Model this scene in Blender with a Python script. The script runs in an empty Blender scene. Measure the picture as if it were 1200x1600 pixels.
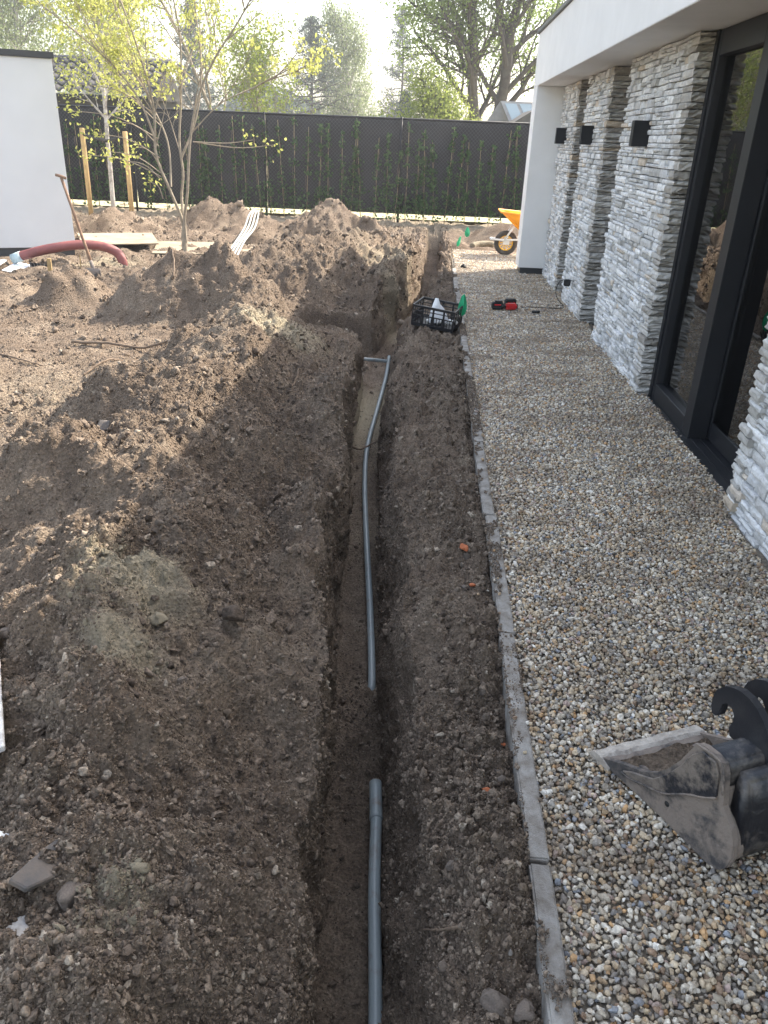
import bpy, bmesh, math, random
import numpy as np
from mathutils import Vector, Matrix, noise as mnoise

S = bpy.context.scene
C = S.collection
# ------------------------------------------------------------------ camera
cam_d = bpy.data.cameras.new('camera'); cam = bpy.data.objects.new('camera', cam_d); C.objects.link(cam)
cam_d.sensor_fit = 'VERTICAL'; cam_d.sensor_height = 36; cam_d.lens = 27.34
cam_d.clip_start = 0.05; cam_d.clip_end = 2000
Rm = Matrix(((0.99759164, -0.05812934, 0.03784038), (0.05927798, 0.43124731, -0.90028433), (0.03601437, 0.90035923, 0.4336545)))
cam.matrix_world = Matrix.Translation((0, 0, 1.64)) @ Rm.to_4x4()
S.camera = cam
S.render.resolution_x = 768; S.render.resolution_y = 1024
# ------------------------------------------------------------------ sky, sun, exposure
SUN_AZ, SUN_EL = math.radians(38), math.radians(42)       # azimuth from +X towards +Y
W = bpy.data.worlds.new('World'); S.world = W; W.use_nodes = True
wn = W.node_tree; bg = wn.nodes['Background']
sky = wn.nodes.new('ShaderNodeTexSky'); sky.sky_type = 'NISHITA'; sky.sun_disc = False
sky.sun_elevation = SUN_EL; sky.sun_rotation = math.pi/2 - SUN_AZ
sky.air_density = 1.3; sky.dust_density = 3.5; sky.ozone_density = 1.0
hz = wn.nodes.new('ShaderNodeHueSaturation'); hz.inputs['Saturation'].default_value = .62   # thin high haze whitens the whole sky
wn.links.new(sky.outputs[0], hz.inputs['Color']); wn.links.new(hz.outputs[0], bg.inputs[0]); bg.inputs[1].default_value = 0.15
sd = bpy.data.lights.new('sun', 'SUN'); sd.energy = 3.1; sd.angle = math.radians(0.6); sd.color = (1, .90, .76)
sun = bpy.data.objects.new('sun', sd); C.objects.link(sun)
sdir = Vector((math.cos(SUN_EL)*math.cos(SUN_AZ), math.cos(SUN_EL)*math.sin(SUN_AZ), math.sin(SUN_EL)))
sun.rotation_euler = sdir.to_track_quat('Z', 'Y').to_euler()
S.view_settings.view_transform = 'Standard'; S.view_settings.look = 'None'
S.view_settings.exposure = 1.90; S.view_settings.gamma = 1

HAZE = .0016
rnd = random.Random(7)
rng = np.random.default_rng(11)
# ------------------------------------------------------------------ helpers
def tag(o, label=None, cat=None, group=None, kind=None):
    if label: o['label'] = label
    if cat: o['category'] = cat
    if group: o['group'] = group
    if kind: o['kind'] = kind
    return o
def empty(name, loc=(0, 0, 0), rz=0.0, rot=None):
    o = bpy.data.objects.new(name, None); C.objects.link(o); o.location = loc
    o.rotation_euler = rot if rot else (0, 0, rz); o.empty_display_size = .1
    return o
def link_mesh(name, me, mat, parent=None):
    o = bpy.data.objects.new(name, me); C.objects.link(o)
    if mat is not None:
        for m in (mat if isinstance(mat, (list, tuple)) else [mat]): me.materials.append(m)
    if parent: o.parent = parent
    return o
def obj(name, bm, mat, parent=None, smooth=False):
    me = bpy.data.meshes.new(name); bm.normal_update(); bm.to_mesh(me); bm.free()
    if smooth: me.polygons.foreach_set('use_smooth', [True]*len(me.polygons))
    return link_mesh(name, me, mat, parent)
def npmesh(name, V, F, mat=None, parent=None, smooth=True, link=True):
    V = np.asarray(V, np.float32); F = np.asarray(F, np.int32)
    me = bpy.data.meshes.new(name)
    me.vertices.add(len(V)); me.vertices.foreach_set('co', V.ravel())
    k = F.shape[1]; n = len(F)
    me.loops.add(n*k); me.loops.foreach_set('vertex_index', F.ravel())
    me.polygons.add(n); me.polygons.foreach_set('loop_start', np.arange(0, n*k, k, dtype=np.int32))
    me.polygons.foreach_set('use_smooth', np.full(n, smooth))
    me.update(calc_edges=True); me.validate()
    if not link: return me
    return link_mesh(name, me, mat, parent)
def box(bm, x0, x1, y0, y1, z0, z1, bev=0):
    r = bmesh.ops.create_cube(bm, size=1)
    vs = r['verts']
    for v in vs: v.co = Vector(((x0+x1)/2+v.co.x*(x1-x0), (y0+y1)/2+v.co.y*(y1-y0), (z0+z1)/2+v.co.z*(z1-z0)))
    if bev:
        es = list({e for v in vs for e in v.link_edges})
        bmesh.ops.bevel(bm, geom=es, offset=bev, segments=2, affect='EDGES', clamp_overlap=True)
    return vs
def bx(name, x0, x1, y0, y1, z0, z1, mat, parent=None, bev=0):
    bm = bmesh.new(); box(bm, x0, x1, y0, y1, z0, z1, bev); return obj(name, bm, mat, parent)
def tube_np(pts, rad, sides=8, caps=True):
    P = np.asarray(pts, float); n = len(P); rad = np.broadcast_to(np.asarray(rad, float), (n,))
    T = np.gradient(P, axis=0); T /= np.linalg.norm(T, axis=1)[:, None]+1e-9
    a = np.array([0, 0, 1.]) if abs(T[0, 2]) < .9 else np.array([1., 0, 0])
    N = np.cross(T[0], a); N /= np.linalg.norm(N); V = []
    for i in range(n):
        N = N-T[i]*(N@T[i]); N /= np.linalg.norm(N)+1e-9; B = np.cross(T[i], N)
        th = np.arange(sides)*2*math.pi/sides
        V.append(P[i]+rad[i]*(np.cos(th)[:, None]*N+np.sin(th)[:, None]*B))
    V = np.concatenate(V); i = np.arange(n-1)[:, None]*sides; j = np.arange(sides)[None]; k = (j+1) % sides
    F = np.stack([i+j, i+k, i+sides+k, i+sides+j], -1).reshape(-1, 4)
    if caps:
        c0 = len(V); V = np.vstack([V, P[0], P[-1]]); jj = np.arange(sides); kk = (jj+1) % sides
        F = np.vstack([F, np.stack([kk, jj, np.full(sides, c0), np.full(sides, c0)], -1), np.stack([(n-1)*sides+jj, (n-1)*sides+kk, np.full(sides, c0+1), np.full(sides, c0+1)], -1)])
    return V, F
class Acc:
    def __init__(s): s.V = []; s.F = []; s.n = 0
    def add(s, VF):
        V, F = VF; s.V.append(V); s.F.append(F+s.n); s.n += len(V); return s
    def build(s, name, mat, parent=None, smooth=True):
        return poly_mesh(name, np.concatenate(s.V), np.concatenate(s.F), mat, parent, smooth)
def poly_mesh(name, V, F, mat, parent=None, smooth=True):
    # quads, where a repeated last index means a triangle
    F = np.asarray(F); tri = F[:, 2] == F[:, 3] if F.shape[1] == 4 else None
    if tri is None or not tri.any(): return npmesh(name, V, F, mat, parent, smooth)
    me = bpy.data.meshes.new(name)
    me.from_pydata([tuple(v) for v in V], [], [tuple(f[:3]) if t else tuple(f) for f, t in zip(F.tolist(), tri)])
    me.polygons.foreach_set('use_smooth', [smooth]*len(me.polygons)); me.update()
    return link_mesh(name, me, mat, parent)
def tube(name, pts, rad, mat, parent=None, sides=10):
    V, F = tube_np(pts, rad, sides); return poly_mesh(name, V, F, mat, parent)
def smooth_path(pts, n=40):
    P = np.asarray(pts, float); m = len(P); out = []
    for t in np.linspace(0, m-1, n):
        i = min(int(t), m-2); u = t-i
        p0, p1, p2, p3 = P[max(i-1, 0)], P[i], P[i+1], P[min(i+2, m-1)]
        out.append(.5*((2*p1)+(-p0+p2)*u+(2*p0-5*p1+4*p2-p3)*u*u+(-p0+3*p1-3*p2+p3)*u**3))
    return np.array(out)
def prism(bm, poly, thick, origin, u, v, w):
    # poly in (u,v), extruded along w
    o, u, v, w = map(Vector, (origin, u, v, w))
    a = [bm.verts.new(o+u*p[0]+v*p[1]) for p in poly]; b = [bm.verts.new(o+u*p[0]+v*p[1]+w*thick) for p in poly]
    f1 = bm.faces.new(a); f2 = bm.faces.new(b[::-1]); n = len(a)
    for i in range(n): bm.faces.new((a[i], b[i], b[(i+1) % n], a[(i+1) % n]))
    return a, b
# ------------------------------------------------------------------ numpy noise
def _h(ix, iy, iz, s):
    with np.errstate(over='ignore'):
        h = (ix.astype(np.uint32)*np.uint32(374761393)) ^ (iy.astype(np.uint32)*np.uint32(668265263)) ^ (iz.astype(np.uint32)*np.uint32(2246822519)) ^ np.uint32(s*3266489917 & 0xffffffff)
        h = (h ^ (h >> np.uint32(13)))*np.uint32(1274126177); h = h ^ (h >> np.uint32(16))
        h = h*np.uint32(2654435761); h ^= h >> np.uint32(15)
    return h.astype(np.float32)/np.float32(4294967295)
def vn2(x, y, s=0):
    fx = np.floor(x); fy = np.floor(y); ix = fx.astype(np.int32); iy = fy.astype(np.int32); z = np.zeros_like(ix)
    u = x-fx; v = y-fy; u = u*u*u*(u*(u*6-15)+10); v = v*v*v*(v*(v*6-15)+10)
    a = _h(ix, iy, z, s); b = _h(ix+1, iy, z, s); c = _h(ix, iy+1, z, s); d = _h(ix+1, iy+1, z, s)
    return (a*(1-u)+b*u)*(1-v)+(c*(1-u)+d*u)*v-.5
def vn3(x, y, zz, s=0):
    fz = np.floor(zz); w = zz-fz; w = w*w*(3-2*w); iz = fz.astype(np.int32)
    fx = np.floor(x); fy = np.floor(y); ix = fx.astype(np.int32); iy = fy.astype(np.int32)
    u = x-fx; v = y-fy; u = u*u*(3-2*u); v = v*v*(3-2*v); r = 0
    for dz, wz in ((0, 1-w), (1, w)):
        a = _h(ix, iy, iz+dz, s); b = _h(ix+1, iy, iz+dz, s); c = _h(ix, iy+1, iz+dz, s); d = _h(ix+1, iy+1, iz+dz, s)
        r = r+wz*((a*(1-u)+b*u)*(1-v)+(c*(1-u)+d*u)*v)
    return r-.5
def fbm2(x, y, s, o=4, g=.5):
    r = 0; a = 1
    for i in range(o): r = r+a*vn2(x*2**i+i*17.3, y*2**i-i*9.1, s+i); a *= g
    return r
def lumps(x, y, cell, s, prob=.6, lo=.25, hi=.62):
    # irregular half-buried clods as a height, unit = cell
    x = x/cell+.35*vn2(x/cell*2.1, y/cell*2.1, s+50); y = y/cell+.35*vn2(x*2.1, y*2.1, s+51)
    fx = np.floor(x).astype(np.int32); fy = np.floor(y).astype(np.int32); z = np.zeros_like(fx); r = np.zeros_like(x)
    for dx in (-1, 0, 1):
        for dy in (-1, 0, 1):
            cx, cy = fx+dx, fy+dy
            px = cx+_h(cx, cy, z, s); py = cy+_h(cx, cy, z, s+1); R = lo+(hi-lo)*_h(cx, cy, z, s+2)**2
            on = _h(cx, cy, z, s+3) < prob
            d = 1-((x-px)**2+(y-py)**2)/R**2
            r = np.maximum(r, np.where(on & (d > 0), R*np.sqrt(np.maximum(d, 0))*.8, 0))
    return r*cell
def sst(a, b, x):
    t = np.clip((x-a)/(b-a), 0, 1); return t*t*(3-2*t)
# ------------------------------------------------------------------ materials
class NT:
    def __init__(s, m): s.t = m.node_tree; s.N = s.t.nodes; s.L = s.t.links
    def n(s, typ, **k):
        nd = s.N.new('ShaderNode'+typ)
        for a, b in k.items():
            if a.startswith('i_'): nd.inputs[int(a[2:])].default_value = b
            else: setattr(nd, a, b)
        return nd
    def l(s, a, b): s.L.new(a, b)
def c4(c): return (c[0], c[1], c[2], 1)
def ramp(nt, stops, interp='LINEAR'):
    r = nt.n('ValToRGB'); e = r.color_ramp.elements; r.color_ramp.interpolation = interp
    while len(e) < len(stops): e.new(.5)
    for i, (p, c) in enumerate(stops): e[i].position = p; e[i].color = c4(c)
    return r
def mat(name, col, rough=.8, col2=None, scale=8, bump=0, bscale=60, metal=0, detail=6, spec=.5, coat=0, per_obj=0, coords='Object', rp=(.35, .65)):
    m = bpy.data.materials.new(name); m.use_nodes = True; nt = NT(m); p = nt.N['Principled BSDF']
    p.inputs['Base Color'].default_value = c4(col); p.inputs['Roughness'].default_value = rough
    p.inputs['Metallic'].default_value = metal; p.inputs['Specular IOR Level'].default_value = spec
    p.inputs['Coat Weight'].default_value = coat
    tc = nt.n('TexCoord')
    cur = None
    if col2 is not None:
        nz = nt.n('TexNoise'); nz.inputs['Scale'].default_value = scale; nz.inputs['Detail'].default_value = detail; nz.inputs['Roughness'].default_value = .65
        nt.l(tc.outputs[coords], nz.inputs['Vector'])
        r = ramp(nt, [(rp[0], col), (rp[1], col2)]); nt.l(nz.outputs[0], r.inputs[0]); cur = r.outputs[0]
    if per_obj:
        oi = nt.n('ObjectInfo'); hs = nt.n('HueSaturation')
        mr = nt.n('MapRange'); mr.inputs[3].default_value = 1-per_obj; mr.inputs[4].default_value = 1+per_obj
        nt.l(oi.outputs['Random'], mr.inputs[0]); nt.l(mr.outputs[0], hs.inputs['Value'])
        if cur: nt.l(cur, hs.inputs['Color'])
        else: hs.inputs['Color'].default_value = c4(col)
        cur = hs.outputs[0]
    if cur: nt.l(cur, p.inputs['Base Color'])
    if bump:
        nb = nt.n('TexNoise'); nb.inputs['Scale'].default_value = bscale; nb.inputs['Detail'].default_value = 8; nb.inputs['Roughness'].default_value = .6
        nt.l(tc.outputs[coords], nb.inputs['Vector'])
        b = nt.n('Bump'); b.inputs['Strength'].default_value = bump; b.inputs['Distance'].default_value = .01
        nt.l(nb.outputs[0], b.inputs['Height']); nt.l(b.outputs[0], p.inputs['Normal'])
    return m
def soil_mat():
    m = bpy.data.materials.new('soil'); m.use_nodes = True; nt = NT(m); p = nt.N['Principled BSDF']
    p.inputs['Roughness'].default_value = .95; p.inputs['Specular IOR Level'].default_value = .15
    tc = nt.n('TexCoord'); at = nt.n('Attribute'); at.attribute_name = 'sand'
    n1 = nt.n('TexNoise'); n1.inputs['Scale'].default_value = 3; n1.inputs['Detail'].default_value = 10; n1.inputs['Roughness'].default_value = .7
    n2 = nt.n('TexNoise'); n2.inputs['Scale'].default_value = 75; n2.inputs['Detail'].default_value = 6; n2.inputs['Roughness'].default_value = .75
    for n in (n1, n2): nt.l(tc.outputs['Object'], n.inputs['Vector'])
    r1 = ramp(nt, [(.3, (.128, .096, .072)), (.5, (.195, .150, .113)), (.72, (.290, .235, .178))]); nt.l(n1.outputs[0], r1.inputs[0])
    r2 = ramp(nt, [(.25, (.35, .35, .35)), (.5, (1, 1, 1)), (.75, (1.9, 1.85, 1.8))]); nt.l(n2.outputs[0], r2.inputs[0])
    mx = nt.n('Mix', data_type='RGBA', blend_type='MULTIPLY'); mx.inputs[0].default_value = 1.
    nt.l(r1.outputs[0], mx.inputs[6]); nt.l(r2.outputs[0], mx.inputs[7])
    ad = nt.n('Math', operation='MULTIPLY_ADD'); nt.l(n2.outputs[0], ad.inputs[0]); ad.inputs[1].default_value = .9; nt.l(at.outputs['Fac'], ad.inputs[2])
    mr = nt.n('MapRange'); mr.inputs[1].default_value = .6; mr.inputs[2].default_value = 1.2; nt.l(ad.outputs[0], mr.inputs[0])
    ms = nt.n('Mix', data_type='RGBA'); nt.l(mr.outputs[0], ms.inputs[0]); nt.l(mx.outputs[2], ms.inputs[6]); ms.inputs[7].default_value = (.42, .36, .26, 1)
    nt.l(ms.outputs[2], p.inputs['Base Color'])
    b = nt.n('Bump'); b.inputs['Strength'].default_value = 1.; b.inputs['Distance'].default_value = .022
    vo = nt.n('TexVoronoi'); vo.inputs['Scale'].default_value = 95; nt.l(tc.outputs['Object'], vo.inputs['Vector'])
    hm = nt.n('Math', operation='MULTIPLY_ADD'); nt.l(vo.outputs['Distance'], hm.inputs[0]); hm.inputs[1].default_value = -.55; nt.l(n2.outputs[0], hm.inputs[2])
    nt.l(hm.outputs[0], b.inputs['Height']); nt.l(b.outputs[0], p.inputs['Normal'])
    return m
def instance_mat(name, stops, rough=.7, var=.35, vs=40, bump=.4, dirt=False):
    m = bpy.data.materials.new(name); m.use_nodes = True; nt = NT(m); p = nt.N['Principled BSDF']
    p.inputs['Roughness'].default_value = rough; p.inputs['Specular IOR Level'].default_value = .3
    oi = nt.n('ObjectInfo'); r = ramp(nt, stops, 'CONSTANT' if len(stops) > 5 else 'LINEAR'); nt.l(oi.outputs['Random'], r.inputs[0])
    tc = nt.n('TexCoord'); nz = nt.n('TexNoise'); nz.inputs['Scale'].default_value = vs; nz.inputs['Detail'].default_value = 4
    geo = nt.n('NewGeometry'); nt.l(geo.outputs['Position'], nz.inputs['Vector'])
    mr = nt.n('MapRange'); mr.inputs[1].default_value = .3; mr.inputs[2].default_value = .7; mr.inputs[3].default_value = 1-var; mr.inputs[4].default_value = 1+var
    nt.l(nz.outputs[0], mr.inputs[0])
    hs = nt.n('HueSaturation'); nt.l(r.outputs[0], hs.inputs['Color']); nt.l(mr.outputs[0], hs.inputs['Value']); cc = hs.outputs[0]
    if dirt:   # soil dust trodden into patches of the gravel
        mp = nt.n('Mapping'); mp.inputs['Scale'].default_value = (1.1, 2.6, 1); nt.l(geo.outputs['Position'], mp.inputs[0])
        dn = nt.n('TexNoise'); dn.inputs['Scale'].default_value = 1.5; dn.inputs['Detail'].default_value = 7; dn.inputs['Roughness'].default_value = .7; nt.l(mp.outputs[0], dn.inputs['Vector'])
        dm = nt.n('MapRange'); dm.inputs[1].default_value = .46; dm.inputs[2].default_value = .64; dm.inputs[4].default_value = .72; nt.l(dn.outputs[0], dm.inputs[0])
        dx = nt.n('Mix', data_type='RGBA'); nt.l(dm.outputs[0], dx.inputs[0]); nt.l(cc, dx.inputs[6]); dx.inputs[7].default_value = (.20, .15, .105, 1); cc = dx.outputs[2]
    nt.l(cc, p.inputs['Base Color'])
    b = nt.n('Bump'); b.inputs['Strength'].default_value = bump; b.inputs['Distance'].default_value = .004
    nt.l(nz.outputs[0], b.inputs['Height']); nt.l(b.outputs[0], p.inputs['Normal'])
    return m
def leaf_mat(name, col, col2, trans=.5):
    m = bpy.data.materials.new(name); m.use_nodes = True; nt = NT(m); nt.N.remove(nt.N['Principled BSDF'])
    out = nt.N['Material Output']
    geo = nt.n('NewGeometry'); r = ramp(nt, [(0, col), (1, col2)]); nt.l(geo.outputs['Random Per Island'], r.inputs[0])
    d = nt.n('BsdfDiffuse'); t = nt.n('BsdfTranslucent'); mx = nt.n('MixShader'); mx.inputs[0].default_value = trans
    nt.l(r.outputs[0], d.inputs[0])
    hs = nt.n('HueSaturation'); hs.inputs['Value'].default_value = 1.6; hs.inputs['Saturation'].default_value = 1.1
    nt.l(r.outputs[0], hs.inputs['Color']); nt.l(hs.outputs[0], t.inputs[0])
    nt.l(d.outputs[0], mx.inputs[1]); nt.l(t.outputs[0], mx.inputs[2]); nt.l(mx.outputs[0], out.inputs[0])
    return m
M = {}
M['soil'] = soil_mat()
M['clod'] = instance_mat('soil_clod', [(0, (.072, .054, .041)), (.45, (.155, .119, .090)), (.95, (.215, .170, .128)), (1, (.34, .29, .23))], .95, .5, 110, 1.)
M['sandclod'] = mat('sandy_clod', (.30, .26, .18), .95, (.17, .14, .10), 40, .5, 200)
M['gravel'] = instance_mat('gravel_stone', [(0, (.42, .36, .28)), (.10, (.55, .49, .40)), (.18, (.25, .22, .18)), (.26, (.44, .32, .20)), (.35, (.64, .59, .50)), (.42, (.19, .175, .16)), (.48, (.48, .39, .27)), (.56, (.33, .305, .27)), (.64, (.58, .47, .33)), (.71, (.27, .185, .125)), (.77, (.68, .62, .52)), (.83, (.42, .37, .29)), (.89, (.52, .32, .16)), (.92, (.41, .31, .27)), (.95, (.25, .27, .30)), (.98, (.78, .74, .66))], .6, .3, 130, .4, dirt=True)
M['gravelbed'] = mat('gravel_bed', (.10, .085, .065), .95, (.26, .22, .17), 60, .6, 150)
M['kerb'] = mat('kerb_concrete', (.34, .325, .30), .9, (.16, .135, .11), 14, .5, 220, per_obj=.06, coords='Object')
M['render'] = mat('white_render', (.75, .75, .745), .9, (.70, .70, .695), 3, .25, 350)
M['render2'] = mat('garden_white_render', (.70, .705, .71), .9, (.66, .665, .67), 2, .15, 300)
M['black'] = mat('black_frame', (.014, .015, .018), .5, (.018, .019, .022), 5, .05, 200, spec=.25)
M['coping'] = mat('dark_coping', (.035, .037, .04), .5)
M['interior'] = mat('interior_wall', (.35, .34, .33), .8)
M['intfloor'] = mat('interior_floor', (.22, .2, .18), .4)
M['rubber'] = mat('black_rubber', (.02, .02, .02), .7, bump=.2)
M['fabric'] = mat('privacy_fabric', (.028, .028, .031), .8, (.038, .038, .041), 3, .4, 120, spec=.3)
M['wire'] = mat('fence_wire', (.075, .077, .08), .5, spec=.6)
M['stake'] = mat('pine_stake', (.42, .30, .14), .8, (.32, .22, .10), 12, .3, 60)
M['oldwood'] = mat('spade_handle', (.25, .15, .09), .7, (.16, .09, .055), 20, .2, 80)
M['ply'] = mat('plywood', (.30, .25, .175), .9, (.19, .15, .105), 3.5, .2, 60)
M['cane'] = mat('bamboo_cane', (.40, .32, .17), .7, (.28, .21, .11), 14)
M['pipe'] = mat('grey_pvc', (.26, .30, .31), .32, (.21, .19, .165), 14, .08, 90, detail=10, rp=(.54, .72))
M['conduit'] = mat('pale_conduit', (.34, .355, .33), .5)
M['hose'] = mat('red_hose', (.27, .085, .08), .6, (.20, .065, .06), 6)
M['coupler'] = mat('grey_coupler', (.42, .52, .54), .5)
M['steel_dirty'] = mat('muddy_bucket_steel', (.225, .185, .155), .8, (.060, .056, .056), 7, .7, 45, detail=14, rp=(.50, .60))
M['black_paint'] = mat('black_bucket_paint', (.012, .014, .02), .33, (.03, .03, .033), 9, .2, 60, coat=.25)
M['worn'] = mat('worn_cutting_edge', (.55, .50, .44), .6, (.34, .30, .26), 30, .5, 140, metal=.1)
M['orange'] = mat('orange_tray', (.85, .33, .02), .4)
M['galv'] = mat('pale_tube', (.68, .68, .66), .4)
M['tyre'] = mat('tyre_rubber', (.05, .046, .042), .85, (.085, .075, .065), 8)
M['yellow'] = mat('yellow_rim', (.80, .45, .03), .45)
M['crate'] = mat('black_plastic', (.014, .014, .016), .4)
M['paper'] = mat('white_paper', (.78, .79, .8), .8)
M['green'] = mat('green_flag', (.01, .36, .16), .5)
M['red'] = mat('red_plastic', (.60, .025, .03), .35)
M['brick'] = mat('orange_brick', (.48, .15, .055), .8, (.36, .11, .05), 30, .3, 90)
M['rock'] = mat('grey_brown_rock', (.21, .17, .14), .9, (.13, .105, .085), 18, .6, 60, per_obj=.25)
M['clodrock'] = mat('earthy_stone', (.17, .135, .105), .9, (.10, .078, .06), 30, .6, 70, per_obj=.2)
M['slate'] = mat('dark_slab', (.075, .07, .068), .8, (.13, .105, .085), 14, .3, 50)
M['whiteboard'] = mat('white_board', (.66, .655, .64), .7, (.34, .31, .28), 22, .3, 60, detail=12)
M['bark'] = mat('young_bark', (.33, .28, .21), .9, (.21, .175, .13), 20, .4, 60)
M['birch'] = mat('birch_bark', (.42, .40, .37), .85, (.20, .18, .16), 14)
M['darkbark'] = mat('dark_bark', (.10, .085, .07), .9, (.06, .05, .042), 6)
M['tile'] = mat('grey_roof_tile', (.10, .094, .09), .8, (.075, .07, .067), 10, .3, 50, per_obj=.08)
M['grass'] = mat('dry_grass', (.22, .20, .09), .95, (.30, .27, .15), 1.5, .6, 30)
M['sandstrip'] = mat('pale_sand', (.44, .40, .25), .95, (.34, .33, .17), 4, .5, 40)
M['root'] = mat('root_bark', (.20, .145, .10), .9, (.12, .085, .06), 30)
PAL = [(0, (.55, .555, .56)), (.25, (.66, .665, .665)), (.45, (.71, .71, .71)), (.62, (.54, .535, .525)), (.76, (.77, .77, .765)), (.89, (.43, .425, .41)), (.955, (.58, .51, .43))]
def stone_mat(name='ledge_stone', pal=None):
    m = bpy.data.materials.new(name); m.use_nodes = True; nt = NT(m); p = nt.N['Principled BSDF']
    p.inputs['Roughness'].default_value = .85; p.inputs['Specular IOR Level'].default_value = .25
    oi = nt.n('ObjectInfo'); at = nt.n('Attribute'); at.attribute_name = 'tint'
    ad = nt.n('Math', operation='ADD'); nt.l(oi.outputs['Random'], ad.inputs[0]); nt.l(at.outputs['Fac'], ad.inputs[1])
    fr = nt.n('Math', operation='FRACT'); nt.l(ad.outputs[0], fr.inputs[0])
    r = ramp(nt, pal or PAL, 'CONSTANT'); nt.l(fr.outputs[0], r.inputs[0])
    geo = nt.n('NewGeometry'); nz = nt.n('TexNoise'); nz.inputs['Scale'].default_value = 22; nz.inputs['Detail'].default_value = 9; nz.inputs['Roughness'].default_value = .7
    nt.l(geo.outputs['Position'], nz.inputs['Vector'])
    mr = nt.n('MapRange'); mr.inputs[1].default_value = .3; mr.inputs[2].default_value = .7; mr.inputs[3].default_value = .70; mr.inputs[4].default_value = 1.22
    nt.l(nz.outputs[0], mr.inputs[0]); hs = nt.n('HueSaturation'); nt.l(mr.outputs[0], hs.inputs['Value']); nt.l(r.outputs[0], hs.inputs['Color']); nt.l(hs.outputs[0], p.inputs['Base Color'])
    b = nt.n('Bump'); b.inputs['Strength'].default_value = .7; b.inputs['Distance'].default_value = .012; nt.l(nz.outputs[0], b.inputs['Height']); nt.l(b.outputs[0], p.inputs['Normal'])
    return m
M['stone'] = stone_mat()
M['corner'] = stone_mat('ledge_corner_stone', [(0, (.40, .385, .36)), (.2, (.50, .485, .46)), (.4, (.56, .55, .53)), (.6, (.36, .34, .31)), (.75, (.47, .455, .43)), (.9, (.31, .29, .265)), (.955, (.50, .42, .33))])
def glass_mat(name, tint, ior=2.0):
    m = bpy.data.materials.new(name); m.use_nodes = True; nt = NT(m); nt.N.remove(nt.N['Principled BSDF'])
    fr = nt.n('Fresnel'); fr.inputs[0].default_value = ior; g = nt.n('BsdfGlossy'); g.inputs['Roughness'].default_value = 0.0
    t = nt.n('BsdfTransparent'); t.inputs[0].default_value = c4(tint); mx = nt.n('MixShader')
    nt.l(fr.outputs[0], mx.inputs[0]); nt.l(t.outputs[0], mx.inputs[1]); nt.l(g.outputs[0], mx.inputs[2]); nt.l(mx.outputs[0], nt.N['Material Output'].inputs[0])
    return m
M['glass'] = glass_mat('window_glass', (.50, .53, .52), 3.1)
# ------------------------------------------------------------------ ground: one soil sheet with the trench, banks and heaps
FENCE_Y = 18.0
tx_Y = [-2, 1.0, 1.6, 3.33, 5.83, 8.0, 8.6, 9.2, 10, 11, 12, 14, 17]
tx_X = [.085, -.077, -.117, -.250, -.415, -.44, -.37, -.28, -.175, -.07, .03, .06, .08]
def trench_x(y): return np.interp(y, tx_Y, tx_X)
def trench_floor(y):
    z = np.interp(y, [-2, 4, 6, 8, 9.5, 12, 16.3, 16.9], [-.70, -.70, -.61, -.50, -.52, -.55, -.40, .0])
    return z+.10*np.exp(-((y-2.62)/.27)**2)
RIDGES = [  # polylines (x, y, z), slope, roundness
    ([(-.55, .3, .22), (-.60, 1.0, .25), (-.76, 1.6, .36), (-.86, 2.1, .46), (-.98, 2.6, .36), (-1.25, 3.35, .42), (-1.35, 4.1, .40), (-1.30, 4.8, .45), (-1.35, 6.1, .42), (-1.45, 6.9, .38)], .74, .06),
    ([(-1.30, 3.05, .40), (-1.62, 3.25, .46), (-1.85, 3.45, .34)], .95, .03), ([(-1.3, 4.25, .44), (-1.75, 4.5, .42), (-1.95, 4.75, .24)], .95, .04), ([(-1.0, 2.45, .36), (-1.30, 2.6, .32)], .9, .04), ([(-1.35, 5.6, .44), (-1.75, 5.75, .30)], .9, .04),
    ([(-.75, 1.5, .34), (-1.05, 1.75, .24)], .9, .04), ([(-.62, 1.12, .31), (-.45, 1.20, .22)], .95, .03), ([(-.85, 1.9, .44), (-.52, 2.05, .26)], 1.0, .03), ([(-1.2, 3.6, .42), (-.70, 3.75, .26)], .9, .04), ([(-.55, 4.6, .22), (-.52, 5.4, .24)], .8, .05), ([(-.45, 2.6, .19), (-.40, 3.2, .20)], .8, .04),
    ([(-3.0, 8.0, .24), (-2.5, 7.75, .54), (-2.05, 7.7, .64), (-1.6, 7.4, .42)], .88, .04),
    ([(-2.3, 8.1, .5), (-2.0, 8.3, .4)], .8, .05),
    ([(-3.66, 7.95, .34), (-3.5, 8.05, .28)], .95, .04), ([(-4.5, 8.1, .20), (-5.2, 8.3, .16)], .35, .12),
    ([(-2.4, 9.0, .28), (-1.9, 9.3, .48), (-1.25, 10.4, .54), (-.7, 11.4, .44), (-.55, 12.2, .34)], .62, .12),
    ([(-1.6, 9.2, .42), (-1.3, 9.0, .34)], .9, .05),
    ([(-.60, 8.75, .20), (-.48, 9.6, .30), (-.36, 10.6, .33), (-.26, 11.6, .30)], .8, .05),
    ([(-2.9, 13.4, .20), (-2.3, 14, .40), (-1.68, 14.3, .66), (-1.2, 14.2, .45), (-.75, 13.8, .32)], .75, .05),
    ([(-5.9, 14.2, .22), (-5.4, 13.9, .36), (-5.0, 14.1, .26)], .7, .06),
    ([(-4.6, 15.2, .25), (-4.15, 15.3, .48), (-3.6, 15.3, .40), (-3.0, 15.3, .25)], .7, .06),
    ([(.95, 15.0, .22), (1.3, 15.0, .36), (2.0, 15.0, .33), (2.8, 15.2, .25)], .7, .07),
    ([(.34, 12.4, .06), (.36, 14.2, .12)], .4, .1),
]
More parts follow.
